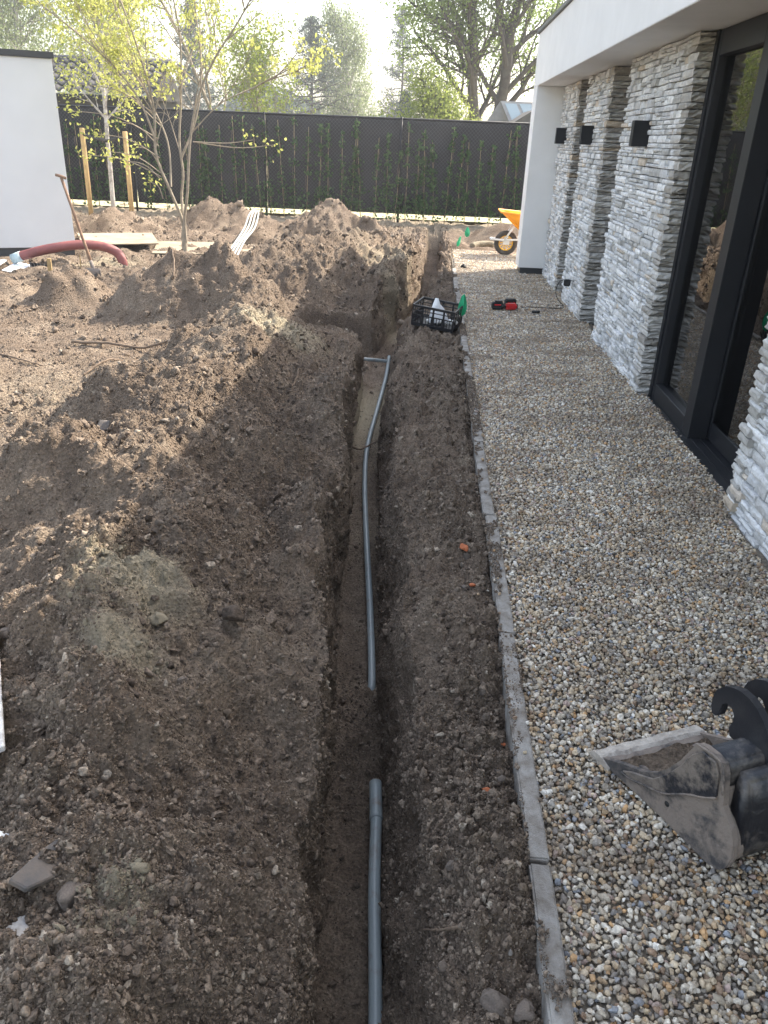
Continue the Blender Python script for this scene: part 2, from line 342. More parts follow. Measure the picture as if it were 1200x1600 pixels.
PITS = [(-.60, 1.36, .11, .10), (-1.02, 1.75, .12, .10), (-.46, 1.75, .09, .05), (-.78, 3.3, .16, .10), (-.62, 2.75, .12, .06), (-.95, 4.4, .2, .10), (-4.3, 8.75, .25, .18), (-2.9, 8.4, .3, .10), (-.92, 2.22, .045, .13)]
def soil_height(x, y):
    wx = x+.16*fbm2(x*2.4, y*2.4, 101, 4, .55); wy = y+.16*fbm2(x*2.4, y*2.4, 111, 4, .55)
    hs = [.035*fbm2(x*1.3, y*1.3, 5, 3)]
    for pts, k, r in RIDGES:
        best = np.full_like(x, -9)
        if len(pts) == 1: pts = pts+[(pts[0][0]+.01, pts[0][1], pts[0][2])]
        for (ax, ay, az), (bx_, by, bz) in zip(pts[:-1], pts[1:]):
            dx, dy = bx_-ax, by-ay; t = np.clip(((wx-ax)*dx+(wy-ay)*dy)/(dx*dx+dy*dy), 0, 1)
            d = np.hypot(wx-ax-t*dx, wy-ay-t*dy); z = az+t*(bz-az)
            best = np.maximum(best, z-k*(np.sqrt(d*d+r*r)-r))
        hs.append(best)
    a = 30.; m = hs[0]; s = 0
    mx = np.maximum.reduce(hs)
    for h in hs: s = s+np.exp(a*(h-mx))
    z = mx+np.log(s)/a-.03
    for px, py, pr, pd in PITS: z = z-pd*np.exp(-((x-px)**2+((y-py)*(.35 if pr < .1 else 1))**2)/pr**2)
    return z
def build_ground():
    def axis(segs):
        out = []
        for a, b, n in segs: out.append(np.linspace(a, b, n, endpoint=False))
        return np.concatenate(out)
    left = []; s, st = -.20, .0052
    while s > -15.5: left.append(s); st *= 1.0125; s -= st
    left = np.array(left[::-1])
    sx = np.concatenate([left, axis([(-.195, -.155, 8), (-.155, -.105, 46), (-.105, .105, 40)]), np.linspace(.105, .105+1e-6, 1)])
    nl = len(sx)
    right_wall = 52; right_bank = 60; right_far = 24
    ys = [-1.5, -.9, -.3, .1, .35, .5, .6]; y = .64
    while y < FENCE_Y+1.6:
        ys.append(y)
        st = max(.0034*y, .0045)
        if 7.12 < y < 7.40 or 8.08 < y < 8.34: st = .009
        y += st
    ys = np.array(ys); ny = len(ys)
    xc = trench_x(ys); fl = trench_floor(ys)
    lip = np.interp(ys, [0, 1, 4.3, 6.9, 8.7, 9.6, 10.8, 13], [.215, .205, .20, .23, .24, .21, .18, .20])   # right lip offset from the centre
    X = np.zeros((ny, nl+right_wall+right_bank+right_far)); Y = np.repeat(ys[:, None], X.shape[1], 1)
    X[:, :nl] = xc[:, None]+sx[None]
    for j in range(ny):
        X[j, nl:nl+right_wall] = np.linspace(xc[j]+.108, xc[j]+lip[j], right_wall, endpoint=False)
        X[j, nl+right_wall:nl+right_wall+right_bank] = np.linspace(xc[j]+lip[j], .345, right_bank, endpoint=False)
        X[j, nl+right_wall+right_bank:] = .345+np.concatenate([[0, .012, .03, .06, .10], .10+np.cumsum(.06*1.32**np.arange(19))])
    s = X-xc[:, None]
    yy = Y; jag = .012*fbm2(yy*7, yy*0+3, 31, 3)+.02*fbm2(yy*1.7, yy*0+8, 33, 2)
    top = soil_height(X, Y)
    # right bank is level with the kerb
    rb = -.022+.03*fbm2(X*3, Y*1.6, 41, 3)-.018*sst(.29, .335, X)-.05*np.exp(-(((s-lip[:, None])/.07)**2))
    rb = np.where(Y > 12.3, np.maximum(rb, top), rb)
    w = sst(.05, .14, s); top = top*(1-w)+rb*w
    lipdrop = (.045+.10*fbm2(X*0+2, Y*3.1, 37, 3))*np.exp(-np.maximum(-.12-s, 0)/.06)*(s < 0); top = top-lipdrop
    # surface roughness
    near = np.clip(1.6-Y/12, .5, 1.4)
    rough = (1+.35*sst(5, 2.5, Y))*.045*(np.abs(fbm2(X*3.2+Y*1.1, Y*2.2, 67, 3, .6))-.15)*sst(.05, .3, top)*2+.085*fbm2(X*4, Y*4, 61, 4, .58)+.050*np.abs(fbm2(X*10, Y*10, 71, 4, .68))+.012*fbm2(X*45, Y*45, 77, 2)-.02*sst(.12, .3, np.abs(fbm2(X*3, Y*3, 63, 2)))
    crumb = lumps(X, Y, .036, 191, .92, .32, .72)*1.0+lumps(X, Y, .019, 195, .9, .3, .7)*1.0*sst(4.5, 3.0, Y)+lumps(X, Y, .07, 198, .6, .3, .65)*.8*sst(3, 6, Y)
    lump = lumps(X, Y, .13, 81, .40)*.6+lumps(X, Y, .055, 91, .5)*.75+crumb*(.35+.9*sst(-.15, .2, fbm2(X*2.3, Y*2.3, 199, 3)))
    mask = .45+.75*sst(-.12, .22, fbm2(X*1.1, Y*1.1, 121, 3))
    flat = sst(1.75, 2.3, -X)*sst(9.5, 7.5, Y)*.45*(1-sst(.06, .18, top))
    top = top+rough*(1-flat)+lump*mask*(1-flat*.8)
    # the gravel side lies lower, under the kerb and the gravel
    g = sst(.335, .352, X)*(1-sst(13.45, 13.75, Y+.08*fbm2(X*4, Y*4, 5, 2)))
    top = np.where(g > 0, top*(1-g)+(-.07)*g, top)
    hous = sst(1.0, 1.2, X)*sst(13.4, 13.2, Y); top = np.where(hous > 0, np.minimum(top, -.07), top)
    # trench cut
    floor = fl[:, None]-.012+.014*fbm2(X*6, Y*4, 131, 3)+lumps(X, Y, .05, 141, .35)*.5+np.maximum(0, .03-np.abs(s-.125))*.8
    floor = floor+(.05*fbm2(X*9, Y*9, 135, 3)+lumps(X, Y, .06, 145, .8)*.9)*np.exp(-((Y-2.62)/.33)**2)
    floor = floor+np.maximum(0, .05-np.abs(s+.125))*.9+.35*crumb
    ls = np.clip((-s-.108)/.044, 0, 1)
    rs = np.clip((s-.108)/(lip[:, None]-.108), 0, 1)
    prof = np.where(s < 0, ls, rs**.82)
    bulge = 0
    Z = floor+(top-floor)*prof
    end = sst(16.2, 16.9, Y); Z = np.where(end > 0, Z*(1-end)+top*end, Z)
    wallm = np.clip(4*prof*(1-prof), 0, 1)*(1-end)
    # side trench to the left
    dside = np.maximum(7.27-Y, Y-8.2)+.03*fbm2(X*3, X*0+2, 151, 3); cut = sst(.055, -.03, dside)*sst(-1.5, -1.15, X)*(s < .0)
    Z = np.where(s < -.1, np.minimum(Z, top)*(1-cut)+np.minimum(floor, -.46)*cut, Z)
    wallm = np.where(cut > .02, np.maximum(wallm*(1-cut), 4*cut*(1-cut)), wallm)
    # walls: tooth marks, slumps and overhangs pushed sideways
    q = Z+Y*.35
    push = .065*vn3(Y*1.9, q*3, Z*1.5, 161)+.045*vn3(Y*6, q*8, Z*4, 165)+.026*vn3(Y*22, q*20, Z*9, 171)+.014*vn3(Y*55, Z*50, X*0, 175)
    dX = push*np.where(wallm > 0, wallm**.6, 0)*np.where(s < 0, 1, -1)*np.clip(1.2-.02*Y, .6, 1)
    # the cut edges wander
    dX = dX+np.where(s < 0, .075*fbm2(Y*1.9, Y*0+8, 33, 2)+.045*fbm2(Y*6.5, Y*0+3, 31, 3), .05*fbm2(Y*2.3, Y*0+5, 35, 3))*np.exp(-np.maximum(np.abs(s+np.where(s < 0, .13, -.2))-.03, 0)/.05)*np.clip(prof*1.6, 0, 1)*(X < .3)
    X2 = X+dX
    V = np.stack([X2, Y, Z], -1).reshape(-1, 3)
    nx = X.shape[1]; i = (np.arange(ny-1)[:, None]*nx+np.arange(nx-1)[None]).ravel()
    F = np.stack([i, i+1, i+nx+1, i+nx], -1)
    o = npmesh('ground', V, F, M['soil'])
    # where the soil is pale sand
    sand = np.zeros_like(X)
    for px, py, r, a in [(-.86, 2.05, .20, .80), (-.80, 1.75, .13, .7), (-.55, 1.04, .10, .55), (-1.18, 5.95, .38, .85), (-.95, 6.3, .25, .6), (-.6, .95, .12, .3), (-.30, 9.3, .35, .55), (-.5, 10.4, .5, .5), (.3, 5.4, .16, .3), (-5.2, 7.9, .8, .35), (-2.6, 5.0, 1.2, .25), (.3, 4.2, .1, .3), (-1.1, 11.2, .5, .35), (-4.3, 10.6, .5, .6)]:
        sand = np.maximum(sand, a*np.exp(-((X-px)**2+(Y-py)**2)/r**2))
    ff = (np.abs(s) < .12) & (Y < 9); sand = np.where(ff, np.maximum(sand, .75*np.exp(-((Y-6.6)/.75)**2)+.2*np.exp(-((Y-4.5)/1.2)**2)), sand)
    sand = np.maximum(sand, .45*sst(15.5, 17.3, Y)); sand = sand*(1-.7*cut)
    a = o.data.attributes.new('sand', 'FLOAT', 'POINT'); a.data.foreach_set('value', sand.ravel().astype(np.float32))
    tag(o, 'dark brown dug-over soil with heaps and a narrow trench', kind='structure')
    return o, X2, Y, Z, nx, ny, s, g, wallm, sand
ground, GX, GY, GZ, gnx, gny, GS, GG, GW, GSand = build_ground()
def ground_z(x, y):
    j = int(np.clip(np.searchsorted(GY[:, 0], y), 0, gny-1)); i = int(np.argmin(np.abs(GX[j]-x))); return float(GZ[j, i])
def sheet(name, x0, x1, y0, y1, z, m, label):
    bm = bmesh.new(); vs = [bm.verts.new(p) for p in ((x0, y0, z), (x1, y0, z), (x1, y1, z), (x0, y1, z))]; bm.faces.new(vs)
    return tag(obj(name, bm, m), label, kind='structure')
sheet('sand_strip', -40, 40, 18.35, 21.5, .03, M['sandstrip'], 'pale sunlit sand beyond the fence')
sheet('meadow', -130, 130, 21.5, 128, .0, M['grass'], 'grass beyond the fence')
sheet('yard', -130, 130, -60, 18.35, -.9, M['grass'], 'ground around the plot')
sheet('gravel_path', .375, 1.72, -1.5, 11.75, -.014, M['gravelbed'], 'bed of the gravel path along the house')
sheet('gravel_path', .36, 4.5, 11.75, 13.7, -.014, M['gravelbed'], 'bed of the gravel past the house corner')
# ------------------------------------------------------------------ scattered stuff by instancing
def rock_mesh(name, sub, amp, squash, seed, m, smooth=True):
    bm = bmesh.new(); bmesh.ops.create_icosphere(bm, subdivisions=sub, radius=.5); o = Vector((seed*3.7, seed*1.3, 0))
    r = random.Random(seed); sc = (1, r.uniform(.65, .95), r.uniform(*squash))
    cuts = [(Vector((r.gauss(0, 1), r.gauss(0, 1), r.gauss(0, 1))).normalized(), r.uniform(.24, .42)) for _ in range(9)]
    for v in bm.verts:
        p = v.co.copy(); n = p.normalized(); p *= 1+amp*mnoise.noise(n*1.3+o)+amp*.55*mnoise.noise(n*3.1+o)+amp*.3*mnoise.noise(n*6.5+o)
        for cn, cd in cuts:
            d = p.dot(cn)-cd
            if d > 0: p -= cn*d*.9
        v.co = Vector((p.x*sc[0], p.y*sc[1], p.z*sc[2]))
    me = bpy.data.meshes.new(name); bm.to_mesh(me); bm.free(); me.materials.append(m)
    me.polygons.foreach_set('use_smooth', [smooth]*len(me.polygons)); return me
def scatter(name, P, rot, scl, meshes, label):
    col = bpy.data.collections.new(name+'_shapes')
    for i, me in enumerate(meshes):
        col.objects.link(bpy.data.objects.new('%s_shape' % name, me))
    me = bpy.data.meshes.new(name); me.vertices.add(len(P)); me.vertices.foreach_set('co', np.asarray(P, np.float32).ravel())
    a = me.attributes.new('rot', 'FLOAT_VECTOR', 'POINT'); a.data.foreach_set('vector', np.asarray(rot, np.float32).ravel())
    a = me.attributes.new('scl', 'FLOAT', 'POINT'); a.data.foreach_set('value', np.asarray(scl, np.float32))
    a = me.attributes.new('idx', 'INT', 'POINT'); a.data.foreach_set('value', rng.integers(0, len(meshes), len(P)).astype(np.int32))
    o = bpy.data.objects.new(name, me); C.objects.link(o)
    ng = bpy.data.node_groups.new(name, 'GeometryNodeTree')
    ng.interface.new_socket('Geometry', in_out='INPUT', socket_type='NodeSocketGeometry'); ng.interface.new_socket('Geometry', in_out='OUTPUT', socket_type='NodeSocketGeometry')
    N = ng.nodes; L = ng.links; gi = N.new('NodeGroupInput'); go = N.new('NodeGroupOutput'); ip = N.new('GeometryNodeInstanceOnPoints'); ci = N.new('GeometryNodeCollectionInfo')
    ci.inputs['Collection'].default_value = col; ci.inputs['Separate Children'].default_value = True; ci.inputs['Reset Children'].default_value = True
    ip.inputs['Pick Instance'].default_value = True
    def na(nm, t):
        n = N.new('GeometryNodeInputNamedAttribute'); n.data_type = t; n.inputs['Name'].default_value = nm; return n.outputs['Attribute']
    e2r = N.new('FunctionNodeEulerToRotation'); L.new(na('rot', 'FLOAT_VECTOR'), e2r.inputs[0])
    L.new(gi.outputs[0], ip.inputs['Points']); L.new(ci.outputs[0], ip.inputs['Instance']); L.new(na('idx', 'INT'), ip.inputs['Instance Index'])
    L.new(e2r.outputs[0], ip.inputs['Rotation']); L.new(na('scl', 'FLOAT'), ip.inputs['Scale']); L.new(ip.outputs[0], go.inputs[0])
    md = o.modifiers.new('scatter', 'NODES'); md.node_group = ng
    return tag(o, label, kind='stuff')
# gravel
def gravel():
    P = []; 
    for (y0, y1, sp, layers) in ((-.4, 4.2, .0118, 2), (4.2, 8, .0125, 2), (8, 13.7, .0145, 1.5)):
        for ly in range(2):
            if ly/2 >= layers/2: continue
            xs = np.arange(.395, 1.70, sp*1.25); ysn = np.arange(y0, y1, sp*1.25); a, b = np.meshgrid(xs, ysn)
            a = a.ravel()+rng.uniform(-.6, .6, a.size)*sp; b = b.ravel()+rng.uniform(-.6, .6, b.size)*sp
            z = -.009+.009*ly+.009*fbm2(a*2.2, b*2.2, 5, 3)+.004*rng.random(a.size)
            P.append(np.stack([a, b, z, np.full(a.size, sp/.0118)], -1))
    a, b = np.meshgrid(np.arange(1.70, 4.4, .022), np.arange(11.75, 13.7, .022)); a = a.ravel()+rng.uniform(-.01, .01, a.size); b = b.ravel()+rng.uniform(-.01, .01, b.size)
    P.append(np.stack([a, b, np.full(a.size, -.004), np.full(a.size, 1.6)], -1))
    # a few strays on the kerb and the soil beside it
    k = 260; a = rng.uniform(.27, .40, k); b = rng.uniform(.8, 11, k)**1.0; P.append(np.stack([a, b, np.array([ground_z(u, v)+.005 if u < .345 else .030 for u, v in zip(a, b)]), np.full(k, .9)], -1)[rng.random(k) < np.clip((a-.25)/.15, .1, 1)*.35])
    P = np.concatenate(P); keep = (P[:, 0] < 1.66) | (P[:, 1] > 11.75)
    keep &= ~((P[:, 0] > 1.56) & (P[:, 1] < 3.6)); keep &= P[:, 1]+.1*fbm2(P[:, 0]*4, P[:, 1]*4, 9, 2) < 13.62
    P = P[keep]; n = len(P)
    sc = np.clip(rng.lognormal(math.log(.0165), .28, n), .008, .031)*np.clip(P[:, 3], 1, 1.4)
    rot = np.stack([rng.normal(0, .45, n), rng.normal(0, .45, n), rng.uniform(0, 6.28, n)], -1)
    ms = [rock_mesh('gravel_stone_shape', 2, .55, (.45, .85), 10+i, M['gravel'], i % 3 == 0) for i in range(15)]
    scatter('gravel', P[:, :3], rot, sc, ms, 'mixed grey, tan and white rounded gravel between kerb and house')
gravel()
# soil clods
def clods():
    f = (GX[1:, 1:]-GX[:-1, :-1], )
    ax = np.abs((GX[:-1, 1:]-GX[:-1, :-1])); ay = np.abs(GY[1:, :-1]-GY[:-1, :-1]); az = np.abs(GZ[:-1, 1:]-GZ[:-1, :-1])
    area = np.hypot(ax, az)*ay
    Xc, Yc = GX[:-1, :-1], GY[:-1, :-1]; s = GS[:-1, :-1]
    dens = np.clip(4.2/np.maximum(Yc, .9)**1.55, 0, 4)
    patch = .95+1.5*sst(-.12, .30, fbm2(Xc*1.1, Yc*1.1, 121, 3))+.5*sst(0, .3, fbm2(Xc*6, Yc*6, 222, 2))
    w = area*dens*patch; w[(Yc < .62) | (Xc > .345)] = 0; w[(np.abs(s) < .12) & (np.abs(Yc-2.6) > .45)] *= .22
    w *= (1-.62*np.clip(GW[:-1, :-1], 0, 1)); w[(Xc < -.8*Yc-2.2)] = 0; w[(Xc > .12) & (Xc < .345) & (Yc < 8)] *= 1.5
    w[Yc > 17] = 0
    n = 470000; p = (w/w.sum()).ravel(); idx = rng.choice(p.size, n, p=p); j, i = np.unravel_index(idx, w.shape)
    u = rng.random(n); v = rng.random(n)
    def lerp(A): return A[j, i]*(1-u)*(1-v)+A[j, i+1]*u*(1-v)+A[j+1, i]*(1-u)*v+A[j+1, i+1]*u*v
    P = np.stack([lerp(GX), lerp(GY), lerp(GZ)], -1)
    sc = .0052*(1-rng.random(n))**(-1/2.45)*np.clip(.75+P[:, 1]*.11, .8, 2.2); sc = np.minimum(sc, .019+.009*P[:, 1])
    sc = np.where(rng.random(n) < .5, sc, sc*.75)
    P[:, 2] += sc*.10; rot = rng.uniform(0, 6.28, (n, 3))
    sandy = (GSand[j, i]+rng.uniform(-.25, .25, n)) > .45
    ms = [rock_mesh('clod_shape', 2, 1.15, (.6, .95), 40+k, M['clod'], k % 3 > 0) for k in range(12)]
    scatter('soil_clods', P[~sandy], rot[~sandy], sc[~sandy], ms, 'dark brown crumbs and clods of soil lying on the heaps and banks')
    ms = [rock_mesh('sandy_clod_shape', 2, 1.1, (.6, .95), 60+k, M['sandclod'], False) for k in range(6)]
    scatter('sandy_clods', P[sandy], rot[sandy], sc[sandy]*.9, ms, 'pale sandy crumbs on the light patches of the dug soil')
clods()
def kerb_crumbs():
    n = 26000; y = .8+10*rng.random(n)**1.3; x = rng.uniform(.335, .396, n); k = (fbm2(x*0+3, y*2.3, 411, 3)+.5*fbm2(x*30, y*14, 415, 2)+.9*(.365-x)/.06*.3) > .035
    x, y = x[k], y[k]; n = len(x); P = np.stack([x, y, np.full(n, .026)], -1); sc = .0035*(1-rng.random(n))**(-1/2.6)*np.clip(.7+y*.14, .8, 1.8)
    scatter('kerb_crumbs', P, rng.uniform(0, 6.28, (n, 3)), np.minimum(sc, .02), [rock_mesh('crumb_shape', 1, 1, (.6, .9), 90+k_, M['clod'], False) for k_ in range(4)], 'soil crumbs spilled over the kerb')
kerb_crumbs()
# ------------------------------------------------------------------ kerb
kerb = empty('kerb', (.367, 0, 0)); tag(kerb, 'thin grey concrete kerb between soil bank and gravel', kind='structure')
kerb_me = []
for v in range(3):
    bm = bmesh.new(); box(bm, -.027, .027, .004, .996, -.12, 0, .005); r = random.Random(v)
    es = [e for e in bm.edges if abs((e.verts[0].co-e.verts[1].co).y) > .5]; bmesh.ops.subdivide_edges(bm, edges=es, cuts=24)
    for w_ in bm.verts:
        w_.co += Vector((1, 0, .4))*.0016*mnoise.noise(w_.co*30+Vector((v*9, 0, 0)))
        if w_.co.z > -.006: w_.co.z -= .003*max(0, mnoise.noise(w_.co*12+Vector((v, 3, 1))))
    me = bpy.data.meshes.new('kerb_stone'); bm.to_mesh(me); bm.free(); me.materials.append(M['kerb']); kerb_me.append(me)
for i, y in enumerate(np.arange(-1.6, 11.4, 1.0)):
    o = bpy.data.objects.new('kerb_stone', kerb_me[i % 3]); C.objects.link(o); o.parent = kerb
    o.location = (rnd.uniform(-.004, .004), y, .024+rnd.uniform(-.004, .004)); o.rotation_euler = (rnd.uniform(-.004, .004), rnd.uniform(-.05, .05), rnd.uniform(-.004, .004))
# ------------------------------------------------------------------ the house on the right
house = empty('house', (1.6, 0, 0))
tag(house, 'white rendered single storey house with grey ledge stone piers and black glazed doors', 'house')
house.location = (0, 0, 0)
ZS = 2.30
bx('fascia', 1.25, 1.55, -3, 11.70, ZS, 2.90, M['render'], house, .004)
bx('roof_slab', 1.55, 10, -3, 11.70, ZS+.003, 2.88, M['render'], house)
bx('coping', 1.225, 10.02, -3.02, 11.73, 2.901, 2.945, M['coping'], house, .004)
bx('wing_wall', 1.25, 1.80, 11.28, 11.70, .085, ZS-.002, M['render'], house, .004)
bx('plinth_strip', 1.28, 1.80, 11.31, 11.67, -.05, .084, M['coping'], house)
bx('end_wall', 1.80, 10, 11.50, 11.68, -.05, ZS-.002, M['render'], house)
# recessed openings between the piers: black frame and glass
def framed(name, y0, y1, x, zb, zt, parent, fw=.06, dep=.07, handle=False):
    bm = bmesh.new()
    box(bm, x, x+dep, y0, y0+fw, zb, zt); box(bm, x, x+dep, y1-fw, y1, zb, zt)
    box(bm, x, x+dep, y0+fw+.0005, y1-fw-.0005, zb, zb+fw); box(bm, x, x+dep, y0+fw+.0005, y1-fw-.0005, zt-fw, zt)
    f = obj(name, bm, M['black'], parent)
    bx('glass', x+dep*.5, x+dep*.5+.008, y0+fw-.005, y1-fw+.005, zb+fw-.005, zt-fw+.005, M['glass'], f)
    return f
framed('window', 9.56, 9.99, 1.78, -.02, ZS, house)
framed('window', 7.56, 8.18, 1.78, -.02, ZS, house)
# pier cores and stone
PIERS = [(10.0, 11.27), (8.2, 9.54), (5.68, 7.54), (-1.5, 3.70)]
XF = 1.585
def stone_shape(seed, nb=(7, 3), amp=.5):
    r = random.Random(seed); bm = bmesh.new(); ny_, nz_ = nb
    # front face grid at x = 0, back at x = +1, y 0..1, z 0..1
    G = []
    prof = [r.uniform(-.35, .35) for _ in range(ny_+1)]
    for j in range(nz_+1):
        row = []
        for i in range(ny_+1):
            y = i/ny_; z = j/nz_
            ey = 0 < i < ny_; ez = 0 < j < nz_
            d = (0 if (ey and ez) else .30)+amp*(prof[i]*.5+r.uniform(-.28, .28))+(.12 if j == nz_ else 0)
            yy = y+(r.uniform(-.25, .25)/ny_ if ey else r.uniform(.0, .02)*(1 if i == 0 else -1)); zz = z+(r.uniform(-.3, .3)/nz_ if ez else r.uniform(.01, .13)*(1 if j == 0 else -1))
            row.append(bm.verts.new((max(d, -.35), yy, zz)))
        G.append(row)
    B = [[bm.verts.new((3.2, i, j)) for i in (0, 1)] for j in (0, 1)]
    for j in range(nz_):
        for i in range(ny_):
            a, b, c, d = G[j][i], G[j][i+1], G[j+1][i+1], G[j+1][i]
            if r.random() < .5: bm.faces.new((a, d, c)); bm.faces.new((a, c, b))
            else: bm.faces.new((a, d, b)); bm.faces.new((b, d, c))
    bm.faces.new(G[0]+[B[0][1], B[0][0]]); bm.faces.new(G[nz_][::-1]+[B[1][0], B[1][1]])
    bm.faces.new([G[j][0] for j in range(nz_+1)][::-1]+[B[0][0], B[1][0]]); bm.faces.new([G[j][ny_] for j in range(nz_+1)]+[B[1][1], B[0][1]])
    bm.faces.new((B[0][0], B[0][1], B[1][1], B[1][0]))
    me = bpy.data.meshes.new('stone'); bm.normal_update(); bm.to_mesh(me); bm.free(); me.materials.append(M['stone']); return me
SH = [stone_shape(300+i) for i in range(14)]; SHT = [stone_shape(400+i, (5, 2)) for i in range(8)]
SHV = [np.array([v.co[:] for v in m.vertices]) for m in SHT]; SHF = [[tuple(p.vertices) for p in m.polygons] for m in SHT]
stones = []; corners = []
rs = random.Random(5)
for pi, (y0, y1) in enumerate(PIERS):
    core = bx('pier', XF+.035, 1.84, y0+.03, y1-.03, -.05, ZS-.002, M['coping'], house)
    z = -.02
    while z < ZS-.012:
        hgt = min(rs.choice([.026, .032, .038, .044, .052, .060]), ZS-.004-z)
        if ZS-.004-(z+hgt) < .02: hgt = ZS-.004-z
        y = y0
        cx = rs.uniform(-.010, .012)
        # corner stone at the near end, its long side on the return
        cl = rs.uniform(.07, .22)
        corners.append((pi, y0-.018+rs.uniform(-.008, .008), z, cl+.018, hgt, cx))
        y = y0+cl
        while y < y1-.004:
            L = rs.choice([rs.uniform(.06, .16), rs.uniform(.10, .30)]); L = min(L, y1-y)
            if y1-(y+L) < .07: L = y1-y
            if hgt > .042 and rs.random() < .4:
                h2 = hgt*rs.uniform(.4, .6); stones.append((pi, y, z, L, h2, rs.uniform(-.010, .020))); stones.append((pi, y, z+h2, L, hgt-h2, rs.uniform(-.010, .020)))
            else: stones.append((pi, y, z, L, hgt, rs.uniform(-.012, .020)))
            y += L
        z += hgt
def px_size(s):
    pi, y, z, L, h, x = s; yy = max(y+L/2, .5)
    if yy < 2.0: return 0
    d = math.sqrt(XF**2+yy**2+(z-1.64)**2)
    if pi == 3 and (y+L/2)*.52 < XF-.02-.0 and z > 1.2: return 0
    return L*(XF/d)*h/d**2*1e3
stones.sort(key=px_size, reverse=True)
gap = .0015
def place_stone(name, parent, s, shapes):
    pi, y, z, L, h, x = s
    o = bpy.data.objects.new(name, rs.choice(shapes)); C.objects.link(o); o.parent = parent
    o.location = (XF+x, y+gap/2, z+gap/2); o.scale = (.018, L-gap, h-gap); return o
for s in stones[:300]: place_stone('stone', house, s, SH)
V = []; F = []; tint = []
for s in stones[300:]:
    pi, y, z, L, h, x = s; k = rs.randrange(len(SHV)); b = len(V)
    vv = SHV[k]*np.array([.018, L-gap, h-gap])+np.array([XF+x, y+gap/2, z+gap/2]); V += vv.tolist(); F += [tuple(i+b for i in f) for f in SHF[k]]; tint += [rs.random()]*len(vv)
me = bpy.data.meshes.new('stone_facing'); me.from_pydata(V, [], F); me.update(); o = link_mesh('stone_facing', me, M['stone'], house)
a = me.attributes.new('tint', 'FLOAT', 'POINT'); a.data.foreach_set('value', tint); o['kind'] = 'stuff'
# corner stones: L-shaped blocks whose rough face shows on both sides
def corner_shape(seed):
    r = random.Random(seed); bm = bmesh.new()
    pts = [(0, 0)]
    nx_, ny_ = 5, 3
    ring = [(0, 1)]+[(0, 1-(i+1)/ny_) for i in range(ny_-1)]+[(0, 0)]+[((i+1)/nx_, 0) for i in range(nx_)]
    rows = []
    for j in range(4):
        row = []
        for i, (x, y) in enumerate(ring):
            jx = r.uniform(-.02, .03); jy = r.uniform(-.09, .10)
            e = .035 if j in (0, 3) else 0
            row.append(bm.verts.new((x+(jx+e if y > 0 or x == 0 else 0), y+(jy+e*2.2 if x > 0 or y == 0 else 0), j/3+(r.uniform(0, .09) if j == 0 else -r.uniform(0, .09) if j == 3 else r.uniform(-.1, .1)))))
        rows.append(row)
    n = len(ring)
    for j in range(3):
        for i in range(n-1): bm.faces.new((rows[j][i], rows[j][i+1], rows[j+1][i+1], rows[j+1][i]))
    b0 = bm.verts.new((1, 1, 0)); b1 = bm.verts.new((1, 1, 1))
    bm.faces.new([b0]+rows[0][::-1]); bm.faces.new(rows[3]+[b1])
    bm.faces.new([rows[j][n-1] for j in range(4)]+[b1, b0][:2]); bm.faces.new([rows[j][0] for j in range(4)][::-1]+[b0, b1])
    bmesh.ops.recalc_face_normals(bm, faces=bm.faces)
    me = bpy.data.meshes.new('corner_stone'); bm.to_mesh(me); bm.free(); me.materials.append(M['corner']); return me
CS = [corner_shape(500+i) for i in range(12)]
n = 0
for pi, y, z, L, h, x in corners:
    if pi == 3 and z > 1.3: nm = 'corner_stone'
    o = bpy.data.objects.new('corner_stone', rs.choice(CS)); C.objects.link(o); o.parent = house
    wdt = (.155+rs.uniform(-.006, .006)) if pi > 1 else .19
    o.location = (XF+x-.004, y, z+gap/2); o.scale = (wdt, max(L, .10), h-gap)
# far-side rough return of the nearest pier
for k in range(0):
    pass
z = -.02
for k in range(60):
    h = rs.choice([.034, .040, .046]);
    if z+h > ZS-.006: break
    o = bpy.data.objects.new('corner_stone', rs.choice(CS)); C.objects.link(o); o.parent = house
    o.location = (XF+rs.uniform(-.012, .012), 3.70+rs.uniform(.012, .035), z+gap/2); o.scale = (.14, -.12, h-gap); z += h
# the glazed door: fixed pane, mullion, sliding leaf, sill
door = empty('glazed_door', (0, 0, 0)); door.parent = house
YD0, YD1, YM = 3.66, 5.62, 4.70
bm = bmesh.new(); xa, xb = 1.685, 1.80
box(bm, xa, xb, YD1-.072, YD1, 0, ZS-.001); box(bm, xa, xb, YM, YM+.13, 0, ZS-.001)
box(bm, xa, xb, YM+.1305, YD1-.0725, 0, .115); box(bm, xa, xb, YM+.1305, YD1-.0725, ZS-.14, ZS-.001)
box(bm, xa+.001, xb-.002, YD0, YM-.0005, ZS-.14, ZS-.0015)
bmesh.ops.bevel(bm, geom=bm.edges[:], offset=.003, segments=1, affect='EDGES'); obj('door_frame', bm, M['black'], door)
bm = bmesh.new(); box(bm, xa-.012, xa-.0005, YD1-.03, YD1+.02, 0, ZS-.002); obj('jamb_cover', bm, M['black'], door)
bx('glass', 1.735, 1.743, YM+.12, YD1-.062, .105, ZS-.13, M['glass'], door)
bm = bmesh.new(); box(bm, 1.803, 1.85, YM-.03, YM+.08, .02, ZS-.145); box(bm, 1.803, 1.85, 2.9, YM-.0305, .02, .13); box(bm, 1.803, 1.85, 2.9, YM-.0305, ZS-.25, ZS-.145); box(bm, 1.803, 1.85, 2.78, 2.899, .02, ZS-.145)
bmesh.ops.bevel(bm, geom=bm.edges[:], offset=.003, segments=1, affect='EDGES'); obj('sliding_leaf', bm, M['black'], door)
bx('glass', 1.808, 1.815, 2.87, YM-.02, .12, ZS-.24, M['glass'], door)
